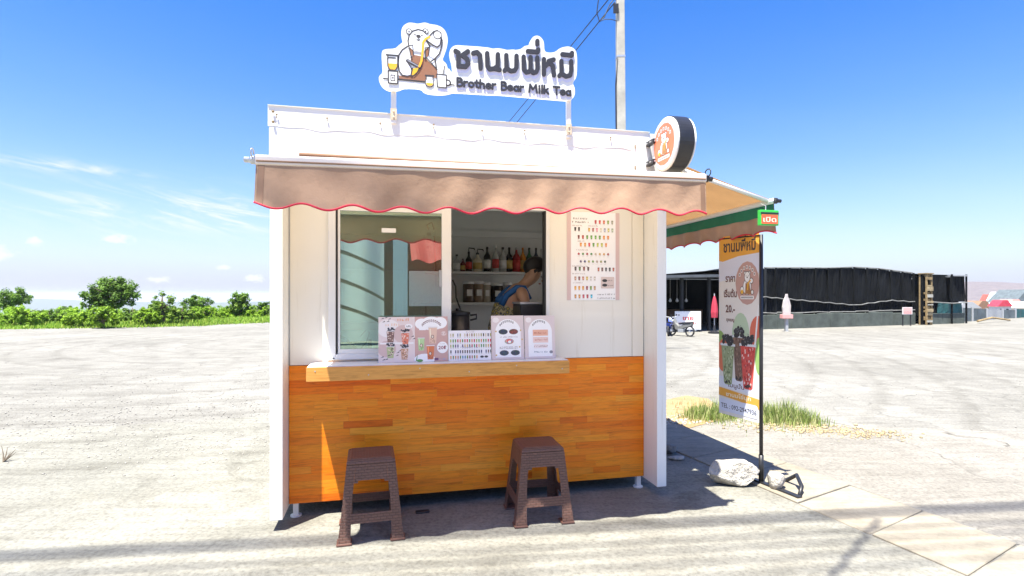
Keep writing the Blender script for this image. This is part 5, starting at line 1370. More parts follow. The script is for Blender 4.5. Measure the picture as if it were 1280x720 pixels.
def appliances():
    # black sealing machine in front of the woman
    u0, u1 = kp(650, 380, .42)[0], kp(682, 380, .42)[0]; wt = kp(665, 377, .42)[1]
    s = kthing('sealing_machine', 'black sealing machine with a silver top edge behind the window at right', 'machine', (u0+u1)/2, .52, .9305)
    MB().box(u0, u1+.1, .40, .66, .94, wt-.02).build('housing', BLACKP, s, bevel=.012)
    MB().box(u0-.004, u1+.104, .396, .664, wt-.0195, wt-.004).build('top_plate', STEEL, s, bevel=.004)
    m = MB()
    for a in (u0+.03, u1+.07):
        for b in (.43, .63): m.lathe([(.014, .9305), (.014, .9395)], (a, b, 0), 10)
    m.build('foot', RUBBER, s)
    MB().box(u0+.05, u0+.14, .3935, .3995, 1.18, 1.24).build('control_panel', GREYP, s)
    # black drum left of it, with a cable looping down
    u = kp(573, 400, .45)[0]; wt = kp(573, 388, .45)[1]
    s = kthing('black_urn', 'black urn with a lid behind the window, left of the low menu board', 'urn', u, .45, .9305)
    MB().lathe([(.075, 0), (.08, .01), (.08, wt-.9305-.03)], (u, .45, .9305), 20).build('body', BLACKP, s, smooth=True)
    MB().lathe([(.085, wt-.9305-.029), (.085, wt-.9305-.012), (.02, wt-.9305), (.02, wt-.9305+.015), (0, wt-.9305+.015)], (u, .45, .9305), 20).build('lid', BLACKM, s)
    MB().tube([(u+.085, .45, wt-.035), (u+.13, .45, wt-.03), (u+.13, .45, wt-.06), (u+.085, .45, wt-.07)], .008, 6).build('handle', BLACKP, s, smooth=True)
    a = [kp(x, y, .6) for x, y in ((566, 350), (570, 358), (571, 372), (576, 385), (580, 396), (587, 410), (592, 420))]
    o = MB().tube([(x, .6+.02*i, z) for i, (x, z) in enumerate(a)], .006, 6)
    c = kthing('power_cable', 'thin black cable hanging down in the open half of the window', 'cable', a[0][0], .6, a[-1][1]); o.build('cable_run', CABLE, c, smooth=True)
    # power strip on the back wall
    v = D-.062
    (u0, w1), (u1, w0) = kp(530.5, 288, v), kp(541, 315, v)
    s = kthing('power_strip', 'white power strip on the back wall seen through the closed glass', 'power strip', (u0+u1)/2, v, w0)
    MB().box(u0, u1, v-.04, v-.001, w0, w1).build('casing', WHITEP, s, bevel=.004)
    m = MB()
    for i in range(3): m.box(u0+.02, u1-.02, v-.043, v-.0405, w0+.03+i*(w1-w0)*.3, w0+.03+i*(w1-w0)*.3+.03)
    m.build('socket', GREYP, s)
    m = MB(); um = (u0+u1)/2; m.tube([(um, v-.03, w1), (um-.02, v-.03, w1+.05), (um+.03, v-.03, w1+.08), (um+.05, v-.03, w1+.02), (um+.07, v-.03, 1.62)], .008, 6); m.build('cord', CABLE, s, smooth=True)
    # drinks fridge in the far left corner
    s = kthing('fridge', 'tall white drinks fridge behind the closed glass at left', 'fridge', .5, 1.7, .14)
    MB().box(.12, .80, 1.45, 2.02, .16, 1.62).build('cabinet', WHITEP, s, bevel=.01)
    MB().box(.14, .78, 1.432, 1.448, .25, 1.58).build('door', ALU_WHITE, s, bevel=.005)
    MB().box(.73, .75, 1.41, 1.431, .9, 1.35).build('handle', STEEL, s, bevel=.004)
    m = MB()
    for a in (.17, .75):
        for b in (1.5, 1.96): m.box(a-.02, a+.02, b-.02, b+.02, .14, .1595)
    m.build('foot', RUBBER, s)
    s = kthing('ice_box', 'pink and white ice box standing on the work bench behind the glass', 'ice box', .55, .58, .9305)
    MB().box(.36, .62, .36, .56, .931, 1.16).build('body', WHITEP, s, bevel=.015)
    MB().box(.35, .63, .35, .57, 1.1605, 1.21).build('lid', PINK, s, bevel=.012)
    # black hoses and a clamp at the bottom of the closed pane
    a = [kp(x, y, .33) for x, y in ((424, 420), (432, 424), (440, 432), (446, 437), (455, 436), (470, 437))]
    s = kthing('hose', 'black hose and clamp lying behind the bottom of the closed glass', 'hose', a[2][0], .33, .935)
    m = MB(); m.tube([(x, .33+.01*i, z) for i, (x, z) in enumerate(a)], .010, 7)
    b = [kp(x, y, .36) for x, y in ((450, 421), (458, 412), (462, 416), (458, 428), (452, 434), (449, 438))]
    m.tube([(x, .36, z) for x, z in b], .004, 6); m.build('tube', CABLE, s, smooth=True)
    (u0, w1), (u1, w0) = kp(460, 424, .36), kp(464.5, 438, .36)
    MB().box(u0, u1, .35, .38, w0, w1).build('clamp', BROWNC, s, bevel=.003)
appliances()

# ------------------------------------------------------------------ the woman at work
def skinned(name, nodes, edges, mat, parent=None, sub=2, root=0):
    """nodes: (x,y,z,rx,ry); grown with Skin + Subdivision, then frozen to a mesh"""
    me = bpy.data.meshes.new(name); me.from_pydata([n[:3] for n in nodes], edges, [])
    o = bpy.data.objects.new(name, me); COL.objects.link(o)
    m = o.modifiers.new('s', 'SKIN'); m.use_smooth_shade = True
    for i, n in enumerate(nodes):
        me.skin_vertices[0].data[i].radius = (n[3], n[4] if len(n) > 4 else n[3]); me.skin_vertices[0].data[i].use_root = i == root
    sd = o.modifiers.new('d', 'SUBSURF'); sd.levels = sub; sd.render_levels = sub
    bpy.context.view_layer.update()
    dg = bpy.context.evaluated_depsgraph_get()
    res = bpy.data.meshes.new_from_object(o.evaluated_get(dg)); res.name = name
    bpy.data.objects.remove(o); bpy.data.meshes.remove(me)
    return link(name, res, mat, parent, True)
def woman():
    # local axes: +x the way she faces (along the booth front), z up, feet at 0
    pos = K(kp(651, 350, .72)[0], .86, .14)
    p = thing('person', 'woman in a blue tank top and patterned apron bending over her work inside the booth', 'person', pos, TH+R(4)); p.scale = (.955, .955, .955)
    N = [(-.07, 0, .86, .115, .15),      # 0 pelvis
         (-.085, 0, 1.03, .098, .125),   # 1 waist
         (-.06, 0, 1.19, .105, .135),    # 2 chest
         (-.005, 0, 1.315, .085, .12),   # 3 upper chest
         (.045, 0, 1.385, .050, .052),   # 4 neck base
         (.085, 0, 1.42, .046, .046),    # 5 neck
         (.125, 0, 1.455, .072, .066),   # 6 head low
         (.155, 0, 1.505, .088, .076),   # 7 head mid
         (.150, 0, 1.555, .070, .064),   # 8 crown
         (.005, -.165, 1.325, .050),     # 9 R shoulder (towards the window)
         (.035, -.195, 1.09, .040),      # 10 elbow
         (.22, -.13, .985, .030),        # 11 wrist
         (.28, -.10, .975, .030),        # 12 palm
         (.005, .165, 1.325, .050),      # 13
         (.06, .19, 1.09, .040), (.24, .12, .99, .030), (.30, .09, .98, .030),
         (-.08, -.09, .76, .088), (-.06, -.10, .43, .055), (-.10, -.10, .07, .036), (.01, -.10, .035, .033),
         (-.08, .09, .76, .088), (-.04, .10, .43, .055), (-.08, .10, .07, .036), (.03, .10, .035, .033)]
    E = [(0,1),(1,2),(2,3),(3,4),(4,5),(5,6),(6,7),(7,8),(3,9),(9,10),(10,11),(11,12),(3,13),(13,14),(14,15),(15,16),(0,17),(17,18),(18,19),(19,20),(0,21),(21,22),(22,23),(23,24)]
    body = skinned('body', N, E, SKIN, p)
    def head_bits():
        # face looks forward and down: axis f, up axis g
        f = Vector((.86, 0, -.5)); g = Vector((.5, 0, .86)); c = Vector((.157, 0, 1.495))
        P_ = lambda a, b, s: c + f*a + g*b + Vector((0, 1, 0))*s
        nose = skinned('nose', [(*P_(.075, .025, 0), .010), (*P_(.105, -.012, 0), .014), (*P_(.085, -.022, 0), .012)], [(0, 1), (1, 2)], SKIN, p, 1)
        m = MB()
        for s in (-1, 1): m.lathe([(0, -.006), (.010, 0), (0, .006)], P_(.078, .018, s*.030), 8)
        m.build('eye', BLACKP, p)
        skinned('lips', [(*P_(.082, -.048, -.018), .005), (*P_(.090, -.047, 0), .008), (*P_(.082, -.048, .018), .005)], [(0, 1), (1, 2)], MATS.get('lip') or pm('lip', (.40, .14, .12), .4), p, 1)
        for s in (-1, 1): skinned('ear', [(*P_(-.01, .02, s*.074), .012, .008), (*P_(-.012, -.005, s*.078), .014, .008), (*P_(-.005, -.03, s*.072), .009, .007)], [(0, 1), (1, 2)], SKIN, p, 1)
        hn = [(*P_(.048, .080, 0), .052, .066), (*P_(-.012, .092, 0), .080, .086), (*P_(-.065, .04, 0), .082, .086), (*P_(-.080, -.05, 0), .060, .070), (*P_(-.13, .050, 0), .055, .055)]
        hair = skinned('hair', hn, [(0, 1), (1, 2), (2, 3), (2, 4)], HAIR, p)
        skinned('hair', [(*P_(.02, .06, -.062), .022), (*P_(-.005, .03, -.074), .018), (*P_(-.03, -.005, -.066), .020)], [(0, 1), (1, 2)], HAIR, p, 1)
    head_bits()
    # fingers, curled over the work
    for (wx, wy, wz), sg in (((.28, -.10, .975), -1), ((.30, .09, .98), 1)):
        for k in range(4):
            y = wy + (k-1.5)*.018; L_ = (.034, .040, .038, .030)[k]
            skinned('finger', [(wx+.01, y, wz, .009), (wx+.01+L_, y, wz-.012, .0085), (wx+.02+L_*1.4, y, wz-.040, .0075)], [(0, 1), (1, 2)], SKIN, p, 1)
        skinned('thumb', [(wx-.015, wy-sg*.022, wz, .010), (wx+.015, wy-sg*.045, wz-.012, .009), (wx+.04, wy-sg*.042, wz-.03, .008)], [(0, 1), (1, 2)], SKIN, p, 1)
    # tank top with two straps, low at the back
    T = [(-.075, 0, 1.20, .110, .142), (-.062, 0, 1.24, .113, .145), (-.04, 0, 1.285, .107, .137)]
    skinned('tank_top', T, [(0, 1), (1, 2)], BLUEC, p)
    for s in (-1, 1):
        m = MB(); m.tube([(-.155, s*.08, 1.23), (-.115, s*.09, 1.31), (-.03, s*.105, 1.375), (.03, s*.105, 1.375), (.08, s*.09, 1.28)], .026, 8); m.build('strap', BLUEC, p, smooth=True)
    t = NT('patterned_cotton'); v = t.coord('Object', (1, 1, 1)); vo = t.n('ShaderNodeTexVoronoi'); vo.inputs['Scale'].default_value = 34; t.l(v, vo.inputs['Vector'])
    t.l(t.ramp(t.math('ADD', vo.outputs[0], t.math('MULTIPLY', t.noise(v, 40, 3), .4)), [(.42, (.50, .40, .08)), (.52, (.30, .30, .10)), (.60, (.02, .035, .08)), (.85, (.46, .42, .24))]), t.b.inputs['Base Color']); t.b.inputs['Roughness'].default_value = .8
    S_ = [(-.065, 0, 1.245, .108, .139), (-.075, 0, 1.20, .114, .145), (-.10, 0, 1.10, .120, .150), (-.10, 0, .99, .122, .150), (-.09, 0, .86, .140, .172), (-.09, 0, .72, .150, .182), (-.07, 0, .48, .148, .188)]
    skinned('skirt', S_, [(i, i+1) for i in range(len(S_)-1)], t.m, p)
    m = MB(); m.tube([(-.215, 0, 1.13), (-.24, -.02, 1.06), (-.25, -.05, .95)], .016, 6); m.build('apron_tie', t.m, p, smooth=True)
woman()

# ------------------------------------------------------------------ power pole and cables
def pole(x, y, h, label):
    s = thing('utility_pole', label, 'utility pole', (x, y, ground_h(x, y)), 0, 'concrete utility poles')
    m = MB(); a, b = .115, .08
    c0 = [(-a, -a, 0), (a, -a, 0), (a, a, 0), (-a, a, 0)]; c1 = [(-b-.05, -b, h), (b-.05, -b, h), (b-.05, b, h), (-b-.05, b, h)]
    m.hexa(c0, c1); m.build('shaft', CONC, s, bevel=.018)
    for z in (h*.72, h*.9):
        k = z/h; w = a+(b-a)*k+.004; dx = -.05*k
        MB().box(dx-w, dx+w, -w, w, z-.02, z+.02).build('steel_band', STEEL, s)
    MB().box(-.95, .75, -b-.06, -b-.002, h-.35, h-.25).build('cross_arm', STEEL, s)
    for x_ in (-.85, -.4, .3, .65): MB().lathe([(.03, h-.2495), (.04, h-.22), (.025, h-.19), (.04, h-.16), (.02, h-.12)], (x_, -b-.03, 0), 10).build('insulator', WHITEP, s, smooth=True)
    return s
PX, PY = W(777.5, 12).x, 12
p1 = pole(PX, PY, 9.2, 'tall grey concrete utility pole rising behind the booth roof')
m = MB(); m.tube([(-.13, -.10, 4.0), (-.155, -.10, 5.2), (-.16, -.10, 6.0), (-.12, -.1, 6.6)], .012, 6); m.tube([(-.14, -.09, 3), (-.14, -.09, 6.3)], .008, 6); m.build('riser_cable', CABLE, p1, smooth=True)
MB().box(-.21, -.10, -.13, -.09, 7.55, 7.75).build('cable_clamp', BLACKM, p1)
def cable(label, pts, r, group, sag=0.):
    P0, P1 = Vector(pts[0]), Vector(pts[-1])
    if len(pts) == 2: pts = [P0.lerp(P1, t/24) - Vector((0, 0, sag*4*t/24*(1-t/24))) for t in range(25)]
    o = MB().tube(pts, r, 6).build('overhead_cable', CABLE, None, smooth=True)
    return tag(o, label, 'cable', group)
far = (W(504, 60).x, 60)
pole(far[0], far[1], 9.2, 'distant concrete utility pole hidden behind the booth')
G1 = 'cables from the utility pole'
cable('upper of the two thin cables running from the pole down behind the roof sign', [(PX-.20, PY-.1, hy(-6, 12)), (far[0]-.2, far[1], hy(-6, 12)-.35)], .012, G1, .55)
cable('lower of the two thin cables running from the pole down behind the roof sign', [(PX-.18, PY-.1, hy(6, 12)), (far[0]+.5, far[1], hy(6, 12)-.30)], .012, G1, .55)
lp = [W(x, 12, hy(y, 12)) for x, y in ((749, -30), (748, 0), (746, 16), (749, 26), (755, 22), (762, 6), (768, -2), (774, 4))]
cable('black cable loop hanging left of the top of the pole', lp, .012, G1)
cable('thin cable drooping from the pole band to the loop', [W(x, 12-.1, hy(y, 12)) for x, y in ((749, 30), (756, 27), (764, 27), (771, 29))], .008, G1)
# street lines overhead, in front of the booth: only their shadows reach the picture
G2 = 'street lines over the forecourt'
for v0_, h, r, lb in ((-.075, 10.5, .022, 'upper of the thick pair of lines'), (-.150, 10.5, .022, 'lower of the thick pair of lines'), (-.34, 10.9, .012, 'first of the thin lines'), (-.46, 11.2, .011, 'second of the thin lines'), (-.60, 11.4, .012, 'third of the thin lines'), (-.74, 10.8, .011, 'fourth of the thin lines')):
    a, b = (K(uu-SA*h, v0_-.11*uu-SB*h, h) for uu in (-40, 40))
    cable(lb + ' over the forecourt, seen only as a shadow band', [a, b], r, G2, .12)
g0, g1 = Vector((1.50, 2.61)), Vector((2.10, 3.20))
d = (g1-g0).normalized(); h = 6.5; sx, sy = sdir.x/-sdir.z*h, sdir.y/-sdir.z*h
cable('service line whose shadow slants across the concrete at lower right', [(g0.x-d.x*14-sx, g0.y-d.y*14-sy, h), (g1.x+d.x*.25-sx, g1.y+d.y*.25-sy, h+.0)], .013, G2, 0)
# ------------------------------------------------------------------ far right: the netted market shed
SL0, SL1 = Vector((5.7, 20.2)), Vector((21.5, 26.4))     # its front line on the ground
sd_ = (SL1-SL0).normalized(); sn_ = Vector((-sd_.y, sd_.x)); SLEN = (SL1-SL0).length; SANG = math.atan2(sd_.y, sd_.x)
def srun(px):
    """distance along the shed front at a picture column"""
    dx = (px-640)/FPX
    t = (SL0.x - dx*SL0.y)/(dx*sd_.y - sd_.x)
    return t
def sdep(px): t = srun(px); return SL0.y + sd_.y*t
def shed():
    s = thing('market_shed', 'long dark market shed, open at left, walled with black shade net at right', 'shed', (SL0.x, SL0.y, 0), SANG)
    # local x along the front, y away from it
    a, b = srun(955), srun(1199)
    zt = lambda px, py: hy(py, sdep(px))
    prof = [(955, 335.5), (1000, 335.5), (1035, 335.8), (1066, 334.6), (1100, 336.5), (1125, 340), (1141, 342)]
    def ztop(x):
        xs = [srun(p) for p, _ in prof]; zs = [zt(*p) for p in prof]
        return float(np.interp(x, xs, zs))
    r = random.Random(3)
    xs = [srun(p) for p in (925, 955, 968, 985, 1000, 1018, 1034, 1050, 1066, 1082, 1097, 1112, 1126, 1140)]
    zrail = lambda x: float(np.interp(x, [srun(p) for p in (955, 1000, 1066, 1095, 1110, 1141, 1199)], [zt(955, 371), zt(1000, 375), zt(1066, 381), zt(1095, 377), zt(1110, 375), zt(1141, 377), zt(1199, 378)]))
    def net(x0, x1, zb, ztp, y, mat, name='shade_net'):
        ph, am = r.uniform(0, 6), r.uniform(.01, .03)
        fn = lambda i, j: (x0+i*(x1-x0), y + am*math.sin(i*9+ph)*(.3+.7*math.sin(j*3.1)) + .02*math.sin(i*23+j*4) + r.uniform(-.006, .006), (zb(x0+i*(x1-x0))) + j*(ztp(x0+i*(x1-x0))-zb(x0+i*(x1-x0))))
        m = MB().grid(fn, 8, 5); return m.build(name, mat, s)
    for x0, x1 in zip(xs, xs[1:]):
        mt = NETM
        net(x0, x1, lambda x: zrail(x)+.03, ztop, .0, mt)
        net(x0, x1, lambda x: .62, lambda x: zrail(x)-.02, .12+r.uniform(-.03, .03), NETM)
    for x in xs[1:]:
        MB().box(x-.03, x+.03, -.10, -.04, 0, ztop(x)+.02).build('post', pm('shed_post', (.016, .018, .02), .8, .3, 6) if 'shed_post' not in MATS else NETM, s)
    for x0, x1 in zip(xs, xs[1:]):
        m = MB(); m.tube([(x0, -.12, zrail(x0)), ((x0+x1)/2, -.12, zrail((x0+x1)/2)-.03), (x1, -.12, zrail(x1))], .024, 6); m.build('rail_pipe', DULL, s)
        MB().box(x0+.004, x1-.004, -.16, .05, -.05, .58+r.uniform(-.03, .05)).build('plinth_wall', PLINTH, s, bevel=.02)
        m = MB(); m.tube([(x0, -.13, .66+r.uniform(-.03, .03)), (x1, -.13, .66+r.uniform(-.03, .03))], .022, 5); m.build('rail_pipe', DULL, s)
    for x0, x1 in zip(xs, xs[1:]): MB().hexa([(x0, .24, .4), (x1, .24, .4), (x1, .27, .4), (x0, .27, .4)], [(x0, .24, ztop(x0)-.03), (x1, .24, ztop(x1)-.03), (x1, .27, ztop(x1)-.03), (x0, .27, ztop(x0)-.03)]).build('shade_net', NETM, s)
    m = MB(); m.tube([(x, -.02, ztop(x)+.03) for x in xs[1:]], .03, 6); m.build('top_rail', DULL, s)
    # end block beyond the timber tower
    e0, e1, e2 = srun(1153), srun(1182), srun(1200)
    net(e0, e1, lambda x: zrail(x)+.03, lambda x: zt(1165, 343.5), .0, NETM); net(e1, e2, lambda x: zrail(x)+.03, lambda x: zt(1190, 345), -.2, NETM)
    net(e0, srun(1170), lambda x: .5, lambda x: zrail(x)-.02, .05, NETM); net(srun(1170), e2, lambda x: .35, lambda x: zrail(x)-.02, -.08, NETTEAL)
    MB().box(e0-.3, e2, .24, .27, .4, zt(1182, 346)).build('shade_net', NETM, s)
    for x in (e0, e1, e2): MB().box(x-.03, x+.03, -.30, -.24, 0, zt(1182, 343)).build('post', NETM, s)
    m = MB(); m.tube([(e0, -.3, zrail(e0)), (e1, -.3, zrail(e1)-.05), (e2, -.3, zrail(e2))], .03, 6); m.build('rail_pipe', DULL, s)
    for x0, x1 in ((e0, srun(1172)), (srun(1172.4), e2)): MB().box(x0, x1, -.2, .1, -.05, .5).build('plinth_wall', PLINTH, s, bevel=.02)
    MB().box(srun(1186), e2, -.34, 3.5, zt(1190, 345.5), zt(1190, 344)).build('flat_roof', GREYP, s)
    # far side and roof of the net hall
    m = MB(); m.grid(lambda i, j: (srun(925)+i*(e2-srun(925)), .05+j*8, ztop(srun(925)+i*(e2-srun(925)))-.02+.12*math.sin(i*30)*math.sin(j*9)-.1*j), 24, 8); m.build('roof_net', NETM, s)
    MB().box(e2-.04, e2, .06, 8, 0, 2.2).build('end_wall', NETM, s)
    # open left part
    zr = zt(870, 343.5)
    x0, x1 = srun(800), srun(925)-.02
    m = MB(); m.hexa([(x0, -.5, zt(836, 347)-.05), (x1, -.5, zr-.05), (x1+4.5, 5, zr+.0), (x0, 5, zr+.0)], [(x0, -.5, zt(836, 347)+.05), (x1, -.5, zr+.05), (x1+4.5, 5, zr+.1), (x0, 5, zr+.1)]); m.build('roof', CORRU, s)
    MB().box(x0, x1+5, 4.6, 4.8, 0, zr-.02).build('back_wall', NETM, s)
    MB().box(x0, x0+.1, 0, 4.58, 0, zr-.07).build('end_wall', NETM, s)
    for px in (852, 886, 918): x = srun(px); MB().box(x-.05, x+.05, -.05, .05, 0, zr-.06).build('post', MATS['shed_post'], s)
    for px in (843, 851, 860, 869, 878, 890):
        x = srun(px); z = zt(px, 376.5)
        m = MB(); m.lathe([(.0, -.06), (.055, -.03), (.06, .02), (.03, .06), (.02, .10)], (x, 1.5, z), 8); m.tube([(x, 1.5, z+.1), (x, 1.5, zr-.06)], .006, 4); m.build('hanging_bulb', WHITEP, s, smooth=True)
    m = MB()
    for i in range(5):
        x = x0+.6+i*1.05; m.box(x, x+.8, 3.2+.3*(i % 2), 3.8, 0, .72)
    m.build('stall_table', BROWNC, s)
    return zt
zt_ = shed()
def s_at(px, y, z=0):
    t = srun(px); p = SL0 + sd_*t + sn_*y; return Vector((p.x, p.y, z))
def tower():
    c = s_at(1147, -.35); wd = abs(srun(1153)-srun(1141))*.6
    s = thing('timber_rack', 'narrow rack of weathered yellow timber standing between two black net walls', 'rack', c, SANG)
    h = hy(342.5, c.y); r = random.Random(4)
    for x in (-wd/2+.04, wd/2-.04):
        for y in (-.14, .14): MB().box(x-.035, x+.035, y-.035, y+.035, 0, h).build('post', TIMBER, s, bevel=.006)
    z = .12
    while z < h-.12:
        t = r.choice([.05, .09, .14, .2]); x = r.uniform(-.04, .05)
        MB().box(-wd/2+max(0, x), wd/2+min(0, x), -.20+r.uniform(-.02, .02), -.17, z, z+t).build('plank', r.choice([TIMBER, TIMBER, DRY, CONC]), s, bevel=.005)
        if r.random() < .5: MB().box(-wd/2+.09, wd/2-.09, -.12, .1, z+t+.01, z+t+.10).build('plank', TIMBER, s)
        z += t + r.choice([.02, .06, .16, .24])
    MB().box(-wd/2+.01, wd/2-.01, .02, .13, .0, h-.05).build('tarp', NETM, s)
    MB().box(-wd/2-.03, wd/2+.03, -.22, .2, h+.001, h+.04).build('cap', REDM if False else TIMBER, s)
tower()
def placard(name, label, px0, px1, pt, pb, Z, cols, text=None, cat='sign', legs=True):
    a, b = W(px0, Z), W(px1, Z); w = (b-a).length; z0, z1 = hy(pb, Z), hy(pt, Z)
    s = thing(name, label, cat, (a.x+w/2, Z, 0))
    MB().box(-w/2, w/2, -.02, .02, z0, z1).build('panel', WHITEP, s)
    m = MB()
    for x in (-w/2+.04, w/2-.04): m.box(x-.02, x+.02, .021, .05, 0, z1)
    m.build('leg', BLACKM, s)
    P = Print(.003); h = z1-z0
    P.rect(-w*.46, w*.46, h*.06, h*.94, H(cols[0]), 1)
    if text: P.text(text, 0, h*.52, h*.30, H(cols[1]), 2, .03, 'c', w*.42)
    P.scribble(-w*.36, w*.36, h*.30, h*.12, H(cols[1]), 2, 3); P.scribble(-w*.36, w*.36, h*.14, h*.09, H('#8a6a6a'), 2, 4)
    P.build('print', s, (0, -.0215, z0), (1, 0, 0), (0, 0, 1))
placard('stall_sign', 'white sign board with red lettering in front of the open shed', 843.5, 876, 389, 412, 20.3, ['#fbf6f3', '#d8202c'], 'ขาย')
placard('stall_sign', 'small white and red sign at the foot of the timber rack', 1128, 1140, 384, 393, 24.2, ['#d8a09c', '#b8303a'])
def parasol(px, Z):
    c = W(px, Z); s = thing('parasol', 'closed red parasol standing under the open shed', 'parasol', c)
    MB().tube([(0, 0, .05), (0, 0, hy(369, Z)+.06)], .02, 8).build('pole', GREYP, s)
    z0, z1 = hy(397, Z), hy(370, Z)
    m = MB(); n = 14; prof = [(.085, 0), (.10, .25), (.08, .6), (.05, .85), (.02, 1)]
    vs = [(rr*(1+.25*(k % 2))*math.cos(6.283*k/n), rr*(1+.25*(k % 2))*math.sin(6.283*k/n), z0+t*(z1-z0)) for rr, t in prof for k in range(n)]
    m.add(vs, [(i*n+k, i*n+(k+1) % n, (i+1)*n+(k+1) % n, (i+1)*n+k) for i in range(len(prof)-1) for k in range(n)]+[tuple((len(prof)-1)*n+k for k in range(n))])
    m.build('canopy', REDM, s)
    MB().lathe([(.22, 0), (.22, .06), (.05, .10), (.03, .3)], (0, 0, 0), 14).build('base', BLACKP, s)
parasol(893, 19.5)
def motorbike(label, px, Z, rz, body):
    s = thing('motorbike', label, 'motorbike', W(px, Z), rz, 'motorbikes parked by the open shed'); s.scale = (.62, .62, .62)
    for x in (-.58, .60):
        m = MB(); m.tube([(x+.26*math.cos(g), 0, .29+.26*math.sin(g)) for g in [i*math.pi/10 for i in range(21)]], .045, 8, False)
        w = m.build('wheel', RUBBER, s, smooth=True)
        m = MB().lathe([(.05, -.04), (.05, .04)], (x, 0, .29), 8, 'y')
        for k in range(6): g = k*math.pi/3; m.tube([(x, 0, .29), (x+.22*math.cos(g), 0, .29+.22*math.sin(g))], .008, 4)
        m.build('hub', STEEL, w)
    m = MB(); m.tube([(.60, 0, .29), (.48, 0, .72), (.42, 0, .95)], .03, 6); m.tube([(.40, -.32, 1.02), (.44, 0, .97), (.40, .32, 1.02)], .016, 6); m.build('fork', STEEL, s)
    m = MB(); m.prism([(-.70, .55), (-.2, .42), (.1, .30), (.30, .34), (.46, .80), (.40, .92), (.28, .70), (.05, .52), (-.25, .66), (-.78, .72)], -.11, .11); m.build('body', body, s, bevel=.03)
    m = MB(); m.prism([(-.72, .70), (-.2, .64), (.05, .62), (.08, .70), (-.2, .76), (-.76, .80)], -.13, .13); m.build('seat', BLACKP, s, bevel=.03)
    MB().box(-.25, .12, -.12, .12, .20, .40).build('engine', STEEL, s, bevel=.02)
    MB().lathe([(.0, 0), (.07, .01), (.08, .06), (.05, .12)], (.44, 0, .80), 10, 'x').build('headlight', WHITEP, s)
    MB().tube([(-.1, -.13, .25), (-.5, -.16, .27), (-.85, -.16, .34)], .035, 8).build('exhaust', STEEL, s)
    for y in (-.33, .33): MB().lathe([(0, -.01), (.05, -.008), (.05, .008), (0, .01)], (.38, y, 1.12), 8, 'x').build('mirror', BLACKP, s)
motorbike('blue motorbike parked at the left end of the open shed', 837, 18.6, R(68), pm('blue_paint', (.03, .07, .35), .3, .1, 5))
motorbike('dark grey motorbike parked right beside the blue one', 851, 18.3, R(125), DULL)
def standee(px, Z):
    c = W(px, Z, ground_h(0, Z)); s = thing('standee', 'white bottle-shaped standee on a pink base before the black net wall', 'standee', c)
    z = lambda py: hy(py, Z)
    k = Z/FPX
    out = [(-4.5*k, z(393)), (4.5*k, z(393)), (5*k, z(382)), (3.2*k, z(375)), (1.4*k, z(371)), (1.2*k, z(367.5)), (-.8*k, z(367.5)), (-1.4*k, z(371)), (-3.6*k, z(376)), (-5*k, z(384))]
    MB().prism(out, -.05, .05).build('panel', pm('faded_board', (.50, .45, .43), .7, .2, 5), s, bevel=.01)
    P = Print(.003); P.poly([(-2.6*k, z(391)), (2.2*k, z(391)), (2.4*k, z(383)), (0, z(378)), (-2.4*k, z(383))], H('#c9b8b0'), 1); P.build('print', s, (0, -.052, 0), (1, 0, 0), (0, 0, 1))
    MB().box(-6.5*k, 6.5*k, -.12, .12, z(398), z(393)-.003).build('base', PINK, s, bevel=.01)
    MB().box(-.05, .05, -.05, .05, 0, z(398)-.003).build('stem', GREYP, s)
standee(983, 20.6)

